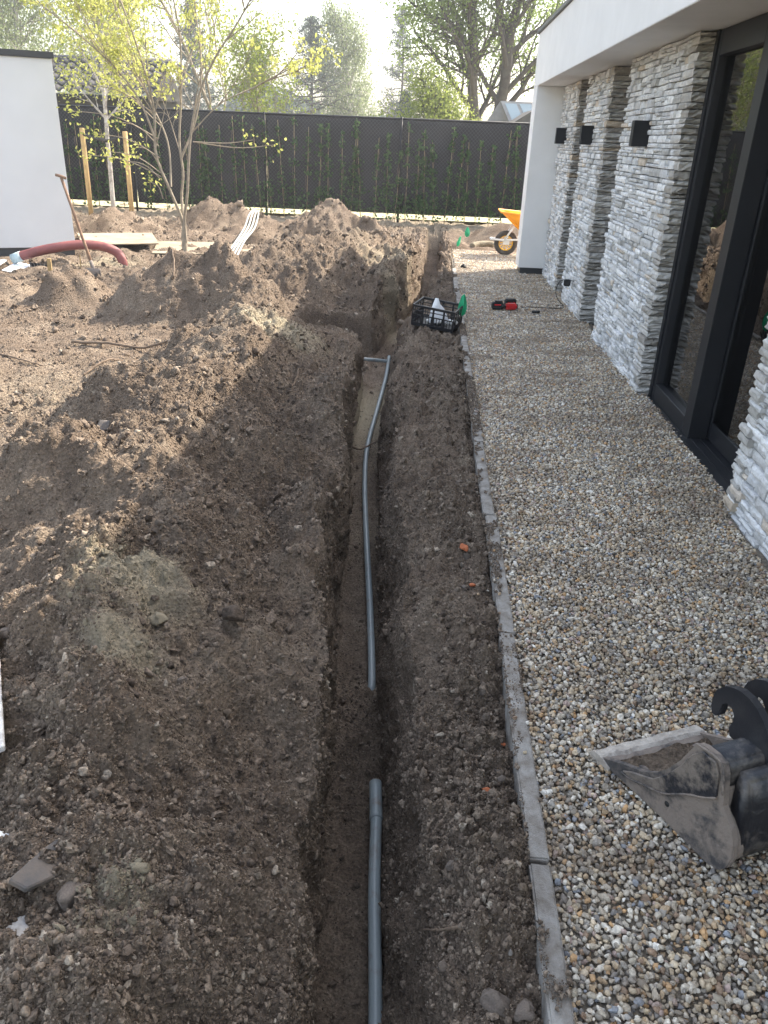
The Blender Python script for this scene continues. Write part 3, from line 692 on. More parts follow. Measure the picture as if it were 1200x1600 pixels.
bm = bmesh.new(); box(bm, 1.645, 1.84, YD0, YM-.001, -.02, .012, .002); box(bm, 1.645, 1.684, YM, YD1, -.02, .008, .002); box(bm, 1.70, 1.706, YD0, YM-.002, .0125, .018); box(bm, 1.76, 1.766, YD0, YM-.002, .0125, .018)
obj('sill', bm, M['black'], door)
# room behind the glass
bx('interior_floor', 1.87, 7, -1, 11.49, -.06, 0, M['intfloor'], house)
bx('interior_wall', 7, 7.1, -1, 11.49, 0, ZS, M['interior'], house)
bx('interior_wall', 1.85, 7, 7.0, 7.1, 0, ZS, M['interior'], house)
bx('interior_wall', 1.85, 7, -1.1, -1, -.05, ZS, M['interior'], house)
bx('curtain', 2.0, 2.06, 4.15, 4.5, .02, ZS-.02, mat('grey_brown_curtain', (.12, .10, .085), .9, bump=.3), house)
# wall lights
for (yc, label, k) in ((10.72, 'black box wall light on the farthest stone pier', 0), (8.92, 'black box wall light on the middle stone pier', 1), (6.62, 'large black box wall light on the nearest of three stone piers before the door', 2)):
    t = empty('wall_light', (XF-.01, yc, 1.735)); tag(t, label, 'wall light', 'black wall lights on the stone piers')
    bx('lamp_body', -.10, .026, -.045, .045, -.088, .088, M['black'], t, .003)
    bx('mounting_plate', .0265, .04, -.03, .03, -.06, .06, M['black'], t)
# cable stub hanging out of the middle pier
t = empty('cable_stub', (XF, 9.0, .20)); tag(t, 'loose black cable poking out low on the middle stone pier', 'cable')
t.location = (0, 0, 0)
tube('cable', smooth_path([(1.60, 8.86, .30), (1.53, 8.88, .31), (1.47, 8.92, .29), (1.44, 8.95, .22), (1.44, 8.93, .13), (1.50, 8.93, .05), (1.54, 8.98, .012), (1.38, 9.0, .008)], 30), .004, M['rubber'], t, 6)
bx('cable_end', 1.49, 1.56, 8.80, 8.86, .25, .32, M['rubber'], t, .01)
# ------------------------------------------------------------------ white garden building on the left
gd = empty('garden_building', (-5.0, 11.3, 0)); tag(gd, 'plain white rendered garden building with dark roof edge at the left', 'building')
gd.rotation_euler = (0, 0, math.radians(25))
bx('wall', -7, 0, 0, 4.5, .08, 2.40, M['render2'], gd, .004)
bx('coping', -7.03, .03, -.03, 4.53, 2.401, 2.475, M['coping'], gd, .004)
bx('plinth', -6.97, -.02, .02, 4.48, -.3, .079, M['coping'], gd)
# ------------------------------------------------------------------ fence
fence = empty('garden_fence', (0, FENCE_Y, 0)); tag(fence, 'tall black screened chain link fence across the back of the garden', 'fence')
fence.location = (0, 0, 0)
posts = [-16.05, -13.2, -10.32, -7.45, -3.58, -.71, 2.16, 5.03, 7.9]
posts[3] = -6.45
for x in posts: tube('fence_post', [(x, FENCE_Y-.03, -.3), (x, FENCE_Y-.03, 2.03)], .026, M['black'], fence, 8)
tube('top_rail', [(-16.1, FENCE_Y-.03, 2.0), (7.95, FENCE_Y-.03, 2.0)], .021, M['black'], fence, 8)
for a, b in zip(posts[:-1], posts[1:]):
    # screen as a slightly wavy sheet with a middle seam
    nx_, nz_ = 60, 16; V = []; 
    for j in range(nz_+1):
        for i in range(nx_+1):
            x = a+.02+(b-a-.04)*i/nx_; z = .16+1.83*j/nz_
            V.append((x, FENCE_Y+.035+.010*mnoise.noise(Vector((x*2.2, z*.8, a)))+.004*mnoise.noise(Vector((x*9, z*3, a)))-(.008 if j == 8 else 0), z))
    F = [(j*(nx_+1)+i, j*(nx_+1)+i+1, (j+1)*(nx_+1)+i+1, (j+1)*(nx_+1)+i) for j in range(nz_) for i in range(nx_)]
    sc_ = npmesh('screen', V, F, M['fabric'], fence); md = sc_.modifiers.new('thick', 'SOLIDIFY'); md.thickness = .004
acc = Acc(); p = .075; z0, z1 = .16, 1.99; Lz = z1-z0
xs = np.arange(-16.1-Lz, 7.95, p)
V = []; F = []
for sgn in (1, -1):
    for x in xs:
        xa_, xb_ = x, x+Lz; za, zb = (z0, z1) if sgn > 0 else (z1, z0)
        for (lim, lo) in ((-16.1, 1), (7.95, 0)):
            if lo and xa_ < lim: za += (lim-xa_)*sgn; xa_ = lim
            if not lo and xb_ > lim: zb -= (xb_-lim)*sgn; xb_ = lim
        if xb_-xa_ < .02: continue
        yb = FENCE_Y-.004+.002*sgn; w_ = .0035; b = len(V)
        V += [(xa_, yb-w_, za-w_), (xa_, yb-w_, za+w_), (xa_, yb+w_, za), (xb_, yb-w_, zb-w_), (xb_, yb-w_, zb+w_), (xb_, yb+w_, zb)]
        F += [(b, b+3, b+4, b+1), (b+1, b+4, b+5, b+2), (b+2, b+5, b+3, b)]
me = bpy.data.meshes.new('chain_link'); me.from_pydata(V, [], F); me.update(); o = link_mesh('chain_link', me, M['wire'], fence); o['kind'] = 'stuff'
# ------------------------------------------------------------------ foliage tools
def leaf_cards(P, size, seed, droop=0, aspect=.62, normal_up=.5):
    # each leaf: two triangles folded along the midrib
    r = np.random.default_rng(seed); n = len(P); sz = size*r.uniform(.6, 1.25, n)
    d = r.normal(size=(n, 3)); d[:, 2] -= droop; d /= np.linalg.norm(d, axis=1)[:, None]
    up = r.normal(size=(n, 3)); up[:, 2] += normal_up; sd_ = np.cross(d, up); sd_ /= np.linalg.norm(sd_, axis=1)[:, None]+1e-9; nn = np.cross(sd_, d)
    a = P-d*sz[:, None]*.5; b = P+d*sz[:, None]*.5; w_ = (sz*aspect*.5)[:, None]
    c = P+sd_*w_+nn*w_*.35; e = P-sd_*w_+nn*w_*.35
    V = np.stack([a, c, b, e], 1).reshape(-1, 3); k = np.arange(n)*4
    F = np.stack([k, k+1, k+2, k+3], -1); return V, F
LEAF = {
 'ivy': leaf_mat('ivy_leaf', (.05, .09, .04), (.11, .165, .08), .3),
 'young': leaf_mat('young_yellow_leaf', (.29, .31, .10), (.40, .40, .15), .5),
 'lime': leaf_mat('lime_leaf', (.17, .21, .065), (.27, .30, .10), .5),
 'green': leaf_mat('fresh_green_leaf', (.12, .165, .06), (.20, .25, .09), .5),
 'pale': leaf_mat('pale_green_leaf', (.15, .18, .11), (.23, .26, .15), .5),
 'dark': leaf_mat('dark_needle', (.03, .055, .03), (.06, .09, .045), .2),
 'blue': leaf_mat('blue_needle', (.08, .105, .09), (.13, .155, .135), .3)}
# ------------------------------------------------------------------ ivy on canes along the fence
ivy_x = [-7.89, -7.59, -7.3, -6.95, -6.72, -6.12, -5.76, -5.28, -4.98, -4.78, -4.54, -4.21, -4.01, -3.69, -3.46, -3.18, -2.97, -2.71, -2.44, -2.24, -1.93, -1.74, -1.51, -1.22, -.96, -.79, -.56, -.33, -.15, .06, .3, .55, .73, .98, 1.25, 1.5, 1.79]
ivy_x += [-8.2, -8.5, -8.85, 2.1, 2.4, 2.75]
for i, x in enumerate(ivy_x):
    r = random.Random(900+i); t = empty('ivy_plant', (x, FENCE_Y-.07, .02))
    tag(t, 'dark ivy climbing a thin bamboo cane against the black garden fence', 'climbing plant', 'ivy plants on canes along the fence')
    lean = r.uniform(-.16, .10); top = r.uniform(1.55, 1.95)
    tube('cane', [(0, .02, -.1), (lean*.5+r.uniform(-.01, .01), .02, top*.5), (lean, .03, top)], .006, M['cane'], t, 5)
    pts = []; z = 0.05; ph = r.uniform(0, 6)
    while z < top*r.uniform(.8, .98):
        pts.append((lean*z/top+.03*math.sin(z*7+ph), -.005+.012*math.cos(z*9+ph), z)); z += .09
    if len(pts) > 3: tube('stem', pts, .0045, M['root'], t, 4)
    P = []
    dens = r.uniform(.6, 1.2)
    for k in range(int(270*dens)):
        zz = top*(1-r.random()**.75*.97) if r.random() < .35 else top*r.random()**1.25
        sp = .020+.055*(1-zz/top)**.8+(.02 if r.random() < .2 else 0)
        if mnoise.noise(Vector((i*3.1, zz*5, 0))) < -.18 and zz > .5: continue
        if zz < .14 and r.random() < .75: continue
        P.append((lean*zz/top+r.gauss(0, sp), -.02+r.gauss(0, .02), zz+.02))
    V, F = leaf_cards(np.array(P), .066, 1000+i, .6, .85); npmesh('leaves', V, F, LEAF['ivy'], t, False)
# ------------------------------------------------------------------ trees
def grow(r, start, d, length, rad, level, out, tips, P):
    n = max(4, int(length/P['seg'])); pts = [Vector(start)]; d = Vector(d).normalized()
    for i in range(n):
        k = P['wob']*(1 if level else .4)
        d = (d+Vector((r.gauss(0, k), r.gauss(0, k), r.gauss(0, k)+P['up'][min(level, len(P['up'])-1)]))).normalized()
        pts.append(pts[-1]+d*length/n)
    taper = P.get('taper', .35); rr = [rad*(1-(1-taper)*i/n) for i in range(n+1)]
    out.append((pts, rr, level))
    if level >= P['levels']:
        for i in range(1, n+1): tips.append((pts[i], d.copy(), level))
        return
    nb = P['nb'][level]; f0 = P['from'][level]
    for k in range(nb):
        f = f0+(1-f0)*(k+r.random())/nb; i = min(int(f*n), n-1); q = pts[i].lerp(pts[i+1], f*n-i)
        dd = (pts[i+1]-pts[i]).normalized(); az = k*2.4+r.uniform(-.5, .5)
        a = dd.orthogonal().normalized(); b = dd.cross(a); side = a*math.cos(az)+b*math.sin(az); ang = P['ang'][level]*r.uniform(.75, 1.2)
        shape = P['shape'](f) if level == 0 and 'shape' in P else (1.1-.5*f)
        grow(r, q, dd*math.cos(ang)+side*math.sin(ang), length*P['len'][level]*shape*r.uniform(.7, 1.15), max(rr[i]*P['rr'], P['minr']), level+1, out, tips, P)
    tips.append((pts[-1], d.copy(), level))
def make_tree(name, label, loc, seed, P, leaf, bark, nleaf, size, spread, droop=0, group=None, extra=None, mainstems=None, sub='crown', cat='tree'):
    r = random.Random(seed); t = empty(name, loc); tag(t, label, cat, group); out = []; tips = []
    for (st, d, L, rad) in (mainstems or [((0, 0, -.2), (0, 0, 1), P['h'], P['r'])]): grow(r, st, d, L, rad, 0, out, tips, P)
    tr = Acc(); br = Acc()
    for pts, rr, lv in out: (tr if lv == 0 else br).add(tube_np(pts, rr, 8 if lv == 0 else (6 if lv == 1 else 3), False))
    tr.build('trunk', bark, t); 
    if br.n: br.build('branches', bark, t)
    if extra: tips += extra
    rg = np.random.default_rng(seed); T = np.array([p[0][:] for p in tips]); lv = np.array([p[2] for p in tips]); w = np.where(lv >= P['levels']-1, 1., .15)
    # clumpy: some tips carry many leaves, some few
    w = w*rg.random(len(w))**1.6; idx = rg.choice(len(T), nleaf, p=w/w.sum())
    Q = T[idx]+rg.normal(size=(nleaf, 3))*np.array([spread, spread, spread*(1+droop)])-np.array([0, 0, droop*spread])
    V, F = leaf_cards(Q, size, seed, droop*1.5); npmesh(sub, V, F, leaf, t, False); return t
base = dict(seg=.35, wob=.10, up=(.01, .03, .02, .02), levels=3, nb=(14, 6, 4), ang=(.9, .7, .7), len=(.42, .45, .5), rr=.55, minr=.006, **{'from': (.25, .2, .2)})
def TP(**k): d = dict(base); d.update(k); return d
# young multi-stem tree standing in front
r = random.Random(3)
yt = empty('multi_stem_tree', (-3.34, 11.0, 0)); tag(yt, 'young multi-stemmed tree with sparse yellow-green leaves rising from the soil', 'tree')
yt.location = (0, 0, 0)
stems = [
 [(-3.34, 11, -.1), (-3.34, 11, .3), (-3.35, 11, .55), (-3.46, 10.95, .89), (-3.60, 10.9, 1.34), (-3.58, 10.9, 1.86), (-3.70, 10.9, 2.45), (-3.86, 10.85, 3.0), (-4.15, 10.8, 3.8), (-4.3, 10.8, 4.6)],
 [(-3.33, 11, .2), (-3.34, 11.02, .55), (-3.36, 11.1, .85), (-3.32, 11.1, 1.12), (-3.34, 11.1, 1.5), (-3.28, 11.1, 2.0), (-3.24, 11.1, 2.65), (-3.30, 11.1, 3.3), (-3.2, 11.1, 4.2), (-3.25, 11.1, 4.9)],
 [(-3.32, 11, .25), (-3.31, 10.98, .55), (-3.22, 10.9, .9), (-3.14, 10.9, 1.51), (-2.98, 10.85, 2.03), (-2.72, 10.8, 2.46), (-2.45, 10.8, 2.8), (-2.2, 10.8, 3.2), (-1.9, 10.7, 3.9)],
 [(-3.59, 10.9, 1.5), (-3.72, 10.8, 1.95), (-3.98, 10.75, 2.3), (-4.35, 10.7, 2.62), (-4.8, 10.7, 2.95), (-5.1, 10.7, 3.3)],
 [(-3.33, 11.1, 1.3), (-3.12, 11.2, 1.8), (-3.02, 11.2, 2.4), (-3.05, 11.2, 3.2), (-2.9, 11.2, 4.1)],
 [(-3.45, 10.95, .95), (-3.5, 11.1, 1.5), (-3.78, 11.2, 2.1), (-4.0, 11.3, 2.7), (-4.2, 11.3, 3.4)],
 [(-3.12, 10.9, 1.6), (-2.75, 11.0, 1.95), (-2.45, 11.1, 2.1), (-2.1, 11.1, 2.25), (-1.75, 11.1, 2.35)]]
st = Acc(); br = Acc(); tips = []
for i, pts in enumerate(stems):
    sp = smooth_path(pts, 36); r0 = [.026, .023, .023, .014, .014, .013, .008][i]; rr = np.linspace(r0, .006, 36); rr[:4] *= 1.15
    if i == 0: rr[:6] = [.058, .052, .047, .041, .035, .030]
    st.add(tube_np(sp, rr, 8, False)); out = []
    PP = TP(seg=.16, levels=2, nb=(3, 3), ang=(.55, .6), len=(.5, .5), minr=.0028, up=(.03, .04, .03), wob=.09)
    for k in range(15 if i < 3 else 9):
        f = r.uniform(.42 if i < 3 else .25, 1); q = Vector(sp[int(f*35)]); dd = Vector(sp[min(int(f*35)+1, 35)]-sp[max(int(f*35)-1, 0)]).normalized()
        side = Vector((r.gauss(0, 1), r.gauss(0, 1), .2)).normalized(); ang = r.uniform(.4, .85)
        grow(r, q, dd*math.cos(ang)+side*math.sin(ang), r.uniform(.5, 1.25)*(1.15-.4*f), .0075, 0, out, tips, PP)
    for p_, rr_, lv in out: br.add(tube_np(p_, rr_, 4, False))
st.build('trunk', M['bark'], yt); br.build('branches', M['bark'], yt)
rg = np.random.default_rng(77); T = np.array([p[0][:] for p in tips]); w = rg.random(len(T))**4*np.where(T[:, 2] < 1.35, .12, 1)
w *= np.where(T[:, 0] < -3.6, 1.6, .8)
cl = T[rg.choice(len(T), 560, p=w/w.sum())]; Q = np.repeat(cl, 9, 0)+rg.normal(size=(560*9, 3))*.045; Q[:, 2] -= .03
low = np.array([(-4.2, 10.85, 1.35), (-4.0, 10.9, 1.25), (-4.35, 10.8, 1.55), (-3.85, 10.9, 1.42), (-4.45, 10.8, 1.3), (-4.1, 10.9, 1.7), (-3.7, 10.9, 1.0), (-2.35, 11, 1.55), (-2.1, 11.1, 1.5), (-4.6, 10.8, 1.8), (-4.5, 10.8, 2.1)]); tw = Acc()
for q in low: tw.add(tube_np(smooth_path([(-3.56, 10.92, q[2]*.9-.1) if q[0] < -3 else (-3.1, 10.9, 1.5), (q+np.array([-3.5 if q[0] < -3 else -3, 10.9, q[2]-.1]))/2, q], 10), np.linspace(.008, .003, 10), 4, False))
tw.build('low_twigs', M['bark'], yt)
cnt = np.where(low[:, 0] > -3, 12, 28); lowr = np.repeat(low, cnt, 0); Q = np.vstack([Q, lowr+rg.normal(size=lowr.shape)*.07])
V, F = leaf_cards(Q, .056, 5, .5, .6); npmesh('crown', V, F, LEAF['young'], yt, False)
# staked young birch behind it
P = TP(h=4.8, r=.05, nb=(26, 5, 3), ang=(.75, .7, .6), len=(.27, .5, .5), seg=.25, minr=.003, **{'from': (.36, .15, .2)})
make_tree('staked_birch', 'slim white-stemmed young birch tied between two wooden stakes', (-6.08, 15.6, .1), 21, P, LEAF['young'], M['birch'], 6000, .065, .12)
for x, zt, label in ((-6.50, 1.60, 'left pine stake holding the young birch'), (-5.70, 1.57, 'right pine stake holding the young birch')):
    t = tube('tree_stake', [(x-.02, 15.6, -.3), (x, 15.6, zt-.01), (x, 15.6, zt)], [.045, .045, .038], M['stake'], None, 12); tag(t, label, 'stake', 'stakes of the young birch')
bm = bmesh.new()
Vb = smooth_path([(-6.46, 15.54, 1.50), (-6.3, 15.54, 1.44), (-6.12, 15.53, 1.42), (-6.02, 15.54, 1.40), (-5.9, 15.54, 1.43), (-5.74, 15.54, 1.47)], 20)
t = tube('tree_tie', Vb, .028, M['rubber']); tag(t, 'black rubber tree tie slung between the two stakes', 'tree tie')
# trees beyond the fence
G = 'trees beyond the fence'
birchP = TP(h=13, r=.16, nb=(34, 7, 5), ang=(.75, .6, .7), len=(.26, .5, .5), up=(.01, .0, -.10, -.16), seg=.5, minr=.012, levels=3, shape=lambda f: 1.15-.8*f, **{'from': (.18, .15, .1)})
make_tree('birch_tree', 'tall pale weeping birch at the far left edge above the white building', (-21, 42, 0), 31, birchP, LEAF['pale'], M['birch'], 26000, .13, .30, .8, G)
make_tree('birch_tree', 'airy light green birch behind the tiled roof', (-13.3, 34, 0), 32, TP(**{**birchP, 'h': 10.5, 'levels': 3}), LEAF['lime'], M['birch'], 9000, .12, .25, .5, G)
make_tree('birch_tree', 'narrow weeping birch, full and fresh green, in the gap at picture centre', (-5.5, 62, 0), 33, TP(**{**birchP, 'h': 9.0, 'r': .14, 'shape': lambda f: 1.15-.75*abs(f-.45), 'from': (.10, .15, .1)}), LEAF['pale'], M['birch'], 17000, .15, .26, 1.2, G)
make_tree('birch_tree', 'thin bare pale birch left of the weeping birch', (-7.9, 66, 0), 34, TP(**{**birchP, 'h': 9.3, 'r': .12, 'nb': (26, 6, 4), 'shape': lambda f: .75-.4*f}), LEAF['pale'], M['birch'], 5200, .13, .2, .5, G)
decid = TP(h=7.5, r=.17, nb=(16, 7, 6), ang=(.75, .65, .7), len=(.55, .48, .5), up=(.0, .05, .03, .02), seg=.4, minr=.010, wob=.13, **{'from': (.16, .2, .15)})
make_tree('broadleaf_tree', 'bare-branched tree with thin yellow-green leaf right behind the multi-stem tree', (-7.1, 30, 0), 35, TP(**{**decid, 'h': 8.5, 'r': .075}), LEAF['lime'], M['bark'], 7500, .11, .22, 0, G)
make_tree('broadleaf_tree', 'low yellow-green leafy tree just left of the dark conifer', (-5.5, 27, 0), 36, TP(**{**decid, 'h': 3.9, 'r': .06}), LEAF['lime'], M['bark'], 5500, .10, .22, 0, G)
make_tree('broadleaf_tree', 'rounded dense yellow-green tree in front of the big twin-trunked tree', (.1, 27, 0), 37, TP(**{**decid, 'h': 2.75, 'r': .12, 'nb': (18, 8, 6), 'len': (.66, .5, .5), 'from': (.12, .1, .1)}), LEAF['lime'], M['darkbark'], 11000, .10, .26, 0, G)
make_tree('broadleaf_tree', 'big twin-trunked tree with open fresh green crown beside the house', (2.0, 31, 0), 38, TP(**{**decid, 'h': 10, 'nb': (20, 8, 6), 'len': (.40, .48, .5), 'from': (.24, .15, .1)}), LEAF['green'], M['darkbark'], 40000, .115, .26, 0, G,
          mainstems=[((-.35, 0, -.2), (-.02, 0, 1), 9.5, .23), ((-.15, .1, -.2), (.12, 0, 1), 10, .24)])
make_tree('larch_tree', 'tall sparse grey-green larch right of the weeping birch', (-3.4, 72, 0), 39, TP(h=11.2, r=.14, nb=(60, 7, 4), ang=(1.45, .8, .7), len=(.2, .4, .4), up=(.01, -.02, -.02, 0), seg=.5, minr=.012, shape=lambda f: 1.2-.95*f, **{'from': (.12, .1, .1)}), LEAF['blue'], M['darkbark'], 11000, .13, .12, .1, G)
def conifer(label, loc, h, rad, seed, leaf, n=14000, size=.14):
    P = TP(h=h, r=.03+h*.012, nb=(max(int(h*9), 40), 7, 3), ang=(1.55, .8, .6), len=(rad/h, .38, .4), up=(.02, -.03, -.02, 0), seg=.5, wob=.05, minr=.012, levels=2, shape=lambda f: 1.25-1.15*f, **{'from': (.05, .1, .1)})
    return make_tree('conifer', label, loc, seed, P, leaf, M['darkbark'], n, size, .10, .2, G)
conifer('narrow dark spruce between the yellow-green tree and the thin birch', (-8.6, 60, 0), 8.8, 3.6, 41, LEAF['blue'], 9000)
conifer('broad dark conifer behind the upper stems of the multi-stem tree', (-16.2, 58, 0), 9.5, 2.2, 42, LEAF['blue'], 16000)
conifer('dark conifer behind the staked birch', (-21.5, 58, 0), 8.0, 2.2, 43, LEAF['dark'], 14000)
conifer('small dark spruce behind the bare-branched tree', (-12.5, 62, 0), 7.8, 1.7, 44, LEAF['blue'], 12000)
conifer('dark spruce low behind the rounded yellow-green tree', (-2.2, 58, 0), 4.6, 1.3, 45, LEAF['dark'], 8000)
def bush(label, loc, w, h, seed, leaf, n=6000, size=.09):
    P = TP(h=h*.6, r=.05, nb=(9, 6, 5), ang=(.9, .7, .7), len=(w/h*.8, .5, .5), seg=.2, **{'from': (.05, .1, .1)})
    return make_tree('bush', label, loc, seed, P, leaf, M['darkbark'], n, size, .12, 0, 'bushes beyond the fence', cat='bush')
bush('bright green bush just above the fence below the weeping birch', (-2.2, 30, 0), 1.9, 3.0, 51, LEAF['lime'], 9000, .075)
bush('dull green bush above the fence beside the low yellow-green tree', (-4.2, 33, 0), 1.9, 2.9, 52, LEAF['green'], 7000)
bush('dull green bush above the fence left of the twin trunks', (1.2, 36, 0), 1.7, 2.6, 53, LEAF['green'], 7000)
# distant wood closing the horizon
def far_wood():
    rg = np.random.default_rng(8); n = 60000; a = rg.uniform(-75, 75, n); hh = 4.2+2.6*fbm2(a*.11, a*0+1, 71, 4)*2; z = rg.random(n)*np.maximum(hh, 1.5)
    y = 95+rg.normal(0, 2.5, n)+6*fbm2(a*.2, z*.3, 75, 2); V, F = leaf_cards(np.stack([a, y, z], -1), .55, 3, 0, .7)
    o = npmesh('far_wood', V, F, LEAF['blue'], None, False); tag(o, 'far-off wood along the horizon', kind='stuff')
far_wood()
# ------------------------------------------------------------------ neighbour's tiled roof on the left
nh = empty('neighbour_shed', (-9, 24, 0)); tag(nh, 'low outbuilding with grey pantiled roof beyond the fence', 'building')
nh.location = (0, 0, 0)
bx('wall', -13.2, -8.1, 24.2, 27.6, 0, 2.40, mat('dark_timber', (.035, .033, .032), .8, (.05, .047, .045), 6), nh)
bx('gutter', -13.6, -7.75, 23.86, 23.97, 2.34, 2.42, M['black'], nh)
tm = []
for v in range(2):
    V = []; F = []; nu = 8
    for j in range(2):
        for i in range(nu+1):
            u = i/nu; hh = .040*math.sin(u*2*math.pi)+.02; V.append((u*.30, j*.40, hh+(.055 if j == 0 else 0)))
    for j in range(2):
        for i in range(nu+1):
            V.append((V[j*(nu+1)+i][0], V[j*(nu+1)+i][1], V[j*(nu+1)+i][2]-.02))
    for i in range(nu):
        F.append((i, i+1, i+nu+2, i+nu+1)); b = 2*(nu+1); F.append((b+i+1, b+i, b+i+nu+1, b+i+nu+2)); F.append((i, b+i, b+i+1, i+1))
    me = npmesh('roof_tile', V, F, M['tile'], link=False); me.materials.append(M['tile']); tm.append(me)
pitch = math.radians(28); rows = 6
bm = bmesh.new(); 
for rr_ in range(rows):
    for k in range(20):
        o = bpy.data.objects.new('roof_tile', tm[0]); C.objects.link(o); o.parent = nh
        L = rr_*.33; o.location = (-13.6+k*.29, 23.9+L*math.cos(pitch), 2.44+L*math.sin(pitch)+.012); o.rotation_euler = (pitch, 0, 0)
bx('roof_board', -13.6, -7.9, 23.95, 25.75, 2.36, 2.37, M['darkbark'], nh)
nh.children[-1].rotation_euler = (0, 0, 0)
tube('ridge', [(-13.7, 25.66, 3.38), (-7.78, 25.66, 3.38)], .10, M['tile'], nh, 10)
bm = bmesh.new(); vs = [bm.verts.new(p) for p in ((-7.95, 23.95, 2.38), (-7.95, 25.66, 3.3), (-7.95, 27.4, 2.38))]; bm.faces.new(vs); obj('gable', bm, bpy.data.materials['dark_timber'], nh)
# ------------------------------------------------------------------ greenhouse-roofed shed and dark roof on the right
gh = empty('glass_roof_shed', (2.2, 27, 0)); tag(gh, 'grey gabled shed with a glazed roof seen over the fence by the house', 'building'); gh.location = (0, 0, 0)
GW_ = mat('grey_boarding', (.30, .29, .27), .85, (.22, .21, .2), 4)
bm = bmesh.new(); prism(bm, [(1.35, 0), (1.35, 1.95), (1.85, 2.72), (2.3, 1.9), (2.3, 0)], .12, (0, 26, 0), (1, 0, 0), (0, 0, 1), (0, 1, 0)); obj('gable_wall', bm, GW_, gh)
rv = Vector((3.6, 0, 0)); a0 = Vector((1.85, 26, 2.72)); a1 = Vector((2.32, 26, 1.90))
bm = bmesh.new()
def slab(bm, p, u, v, nrm, th):
    vs = [bm.verts.new(p), bm.verts.new(p+u), bm.verts.new(p+u+v), bm.verts.new(p+v)]; ws = [bm.verts.new(q.co-nrm*th) for q in vs]
    bm.faces.new(vs); bm.faces.new(ws[::-1])
    for i in range(4): bm.faces.new((vs[i], ws[i], ws[(i+1) % 4], vs[(i+1) % 4]))
# roof runs to the right and slopes towards the viewer
U = Vector((3.2, .2, 0)); Vv = Vector((.42, -.5, -.82)); NN = U.cross(Vv).normalized();  NN = -NN if NN.z < 0 else NN
slab(bm, a0+Vector((0, -.02, .01)), U, Vv, NN, .05); obj('roof', bm, GW_, gh)
for k in range(7):
    bm = bmesh.new(); slab(bm, a0+Vector((0, -.02, .01))+U*(.03+k*.135)+Vv*.08+NN*.012, U*.105, Vv*.84, NN, .008)
    obj('roof_pane', bm, mat('roof_glass', (.30, .36, .38), .15, spec=.8) if k == 0 else bpy.data.materials['roof_glass'], gh)
dr = empty('dark_roofed_shed', (3, 24, 0)); tag(dr, 'low dark pitched roof just over the fence next to the house', 'building'); dr.location = (0, 0, 0)
bm = bmesh.new(); prism(bm, [(1.35, 1.7), (2.55, 2.45), (3.8, 1.7)], 3, (0, 22.8, 0), (1, 0, 0), (0, 0, 1), (0, 1, 0)); obj('roof', bm, M['tile'], dr)
bx('wall', 1.6, 3.6, 22.95, 25.7, 0, 1.72, GW_, dr)
# ------------------------------------------------------------------ pipes in the trench
fz = lambda x, y: float(trench_floor(np.array(y)))
t = tube('drain_pipe', smooth_path([(-.150, 2.85, -.665), (-.150, 2.95, -.64), (-.205, 3.567, -.66), (-.281, 4.3, -.66), (-.363, 5.14, -.635), (-.398, 5.81, -.59), (-.375, 6.67, -.545), (-.350, 7.5, -.495), (-.356, 8.19, -.465)], 70), .0185, M['pipe'], None, 14)
tag(t, 'long thin grey plastic pipe curving along the trench bottom towards the far end', 'pipe')
t = tube('drain_pipe', [(-.36, 7.99, -.462), (-1.2, 8.03, -.44)], .019, M['pipe'], None, 12); tag(t, 'short grey cross pipe entering the side trench', 'pipe')
np_ = empty('drain_pipe', (0, 0, 0)); tag(np_, 'thick grey plastic pipe with socket end in the near trench', 'pipe')
tube('pipe_run', smooth_path([(-.072, 2.12, -.640), (-.057, 1.8, -.642), (-.024, 1.386, -.645), (.012, .8, -.65), (.04, .2, -.65)], 30), .0215, M['pipe'], np_, 18)
so = [(-.072, 2.10, -.640), (-.075, 2.14, -.638), (-.086, 2.27, -.625)]
V, F = tube_np(smooth_path(so, 8), [.0215, .0255, .0255, .0248, .0245, .0245, .0245, .0245], 20, False); o = npmesh('socket', V, F, M['pipe'], np_); md = o.modifiers.new('wall', 'SOLIDIFY'); md.thickness = .003
# roots and sticks
def stick(pts, r0, r1, label, n=24, m='root', name='root'):
    sp = smooth_path(pts, n); sp = sp+np.array([[mnoise.noise(Vector((i*.5, j*7., r0*999)))*r0*.9 for j in range(3)] for i in range(n)])
    t = tube(name, sp, np.linspace(r0, r1, n), M[m], None, 6); tag(t, label, 'root' if name == 'root' else 'stick'); return t
stick([(-.54, 5.45, -.42), (-.46, 5.52, -.50), (-.40, 5.62, -.52), (-.31, 5.73, -.50)], .009, .006, 'dark root sticking across the grey pipe in the trench')
zz = ground_z
def on(x, y, h=.0): return (x, y, zz(x, y)+h)
stick([on(-2.62, 8.0, .05), on(-2.5, 7.75, .08), on(-2.42, 7.6, .04), on(-2.38, 7.42, .03)], .011, .008, 'brown root curling down the heap in front of the multi-stem tree')
stick([on(-2.95, 6.35, .03), on(-2.6, 6.3, .04), on(-2.3, 6.28, .04), on(-2.0, 6.3, .03)], .013, .010, 'straight brown root lying at the foot of the heap')
stick([on(-2.5, 5.5, .02), on(-2.4, 5.7, .05), on(-2.33, 5.85, .03)], .009, .006, 'short pale stick on the trodden soil left of the ridge', name='stick')
stick([on(-3.4, 5.9, .02), on(-3.1, 5.75, .025), on(-2.9, 5.7, .02)], .009, .005, 'thin twig on the flat soil at the left', name='stick')
stick([on(-.95, 4.9, .02), on(-.86, 5.0, .03), on(-.84, 5.15, .02), on(-.88, 5.25, .02)], .006, .003, 'fine curled root on the shaded slope above the trench')
stick([on(.17, 1.23, .015), on(.12, 1.28, .01), on(.09, 1.36, .0)], .005, .003, 'fine root dangling over the right trench bank in the foreground')
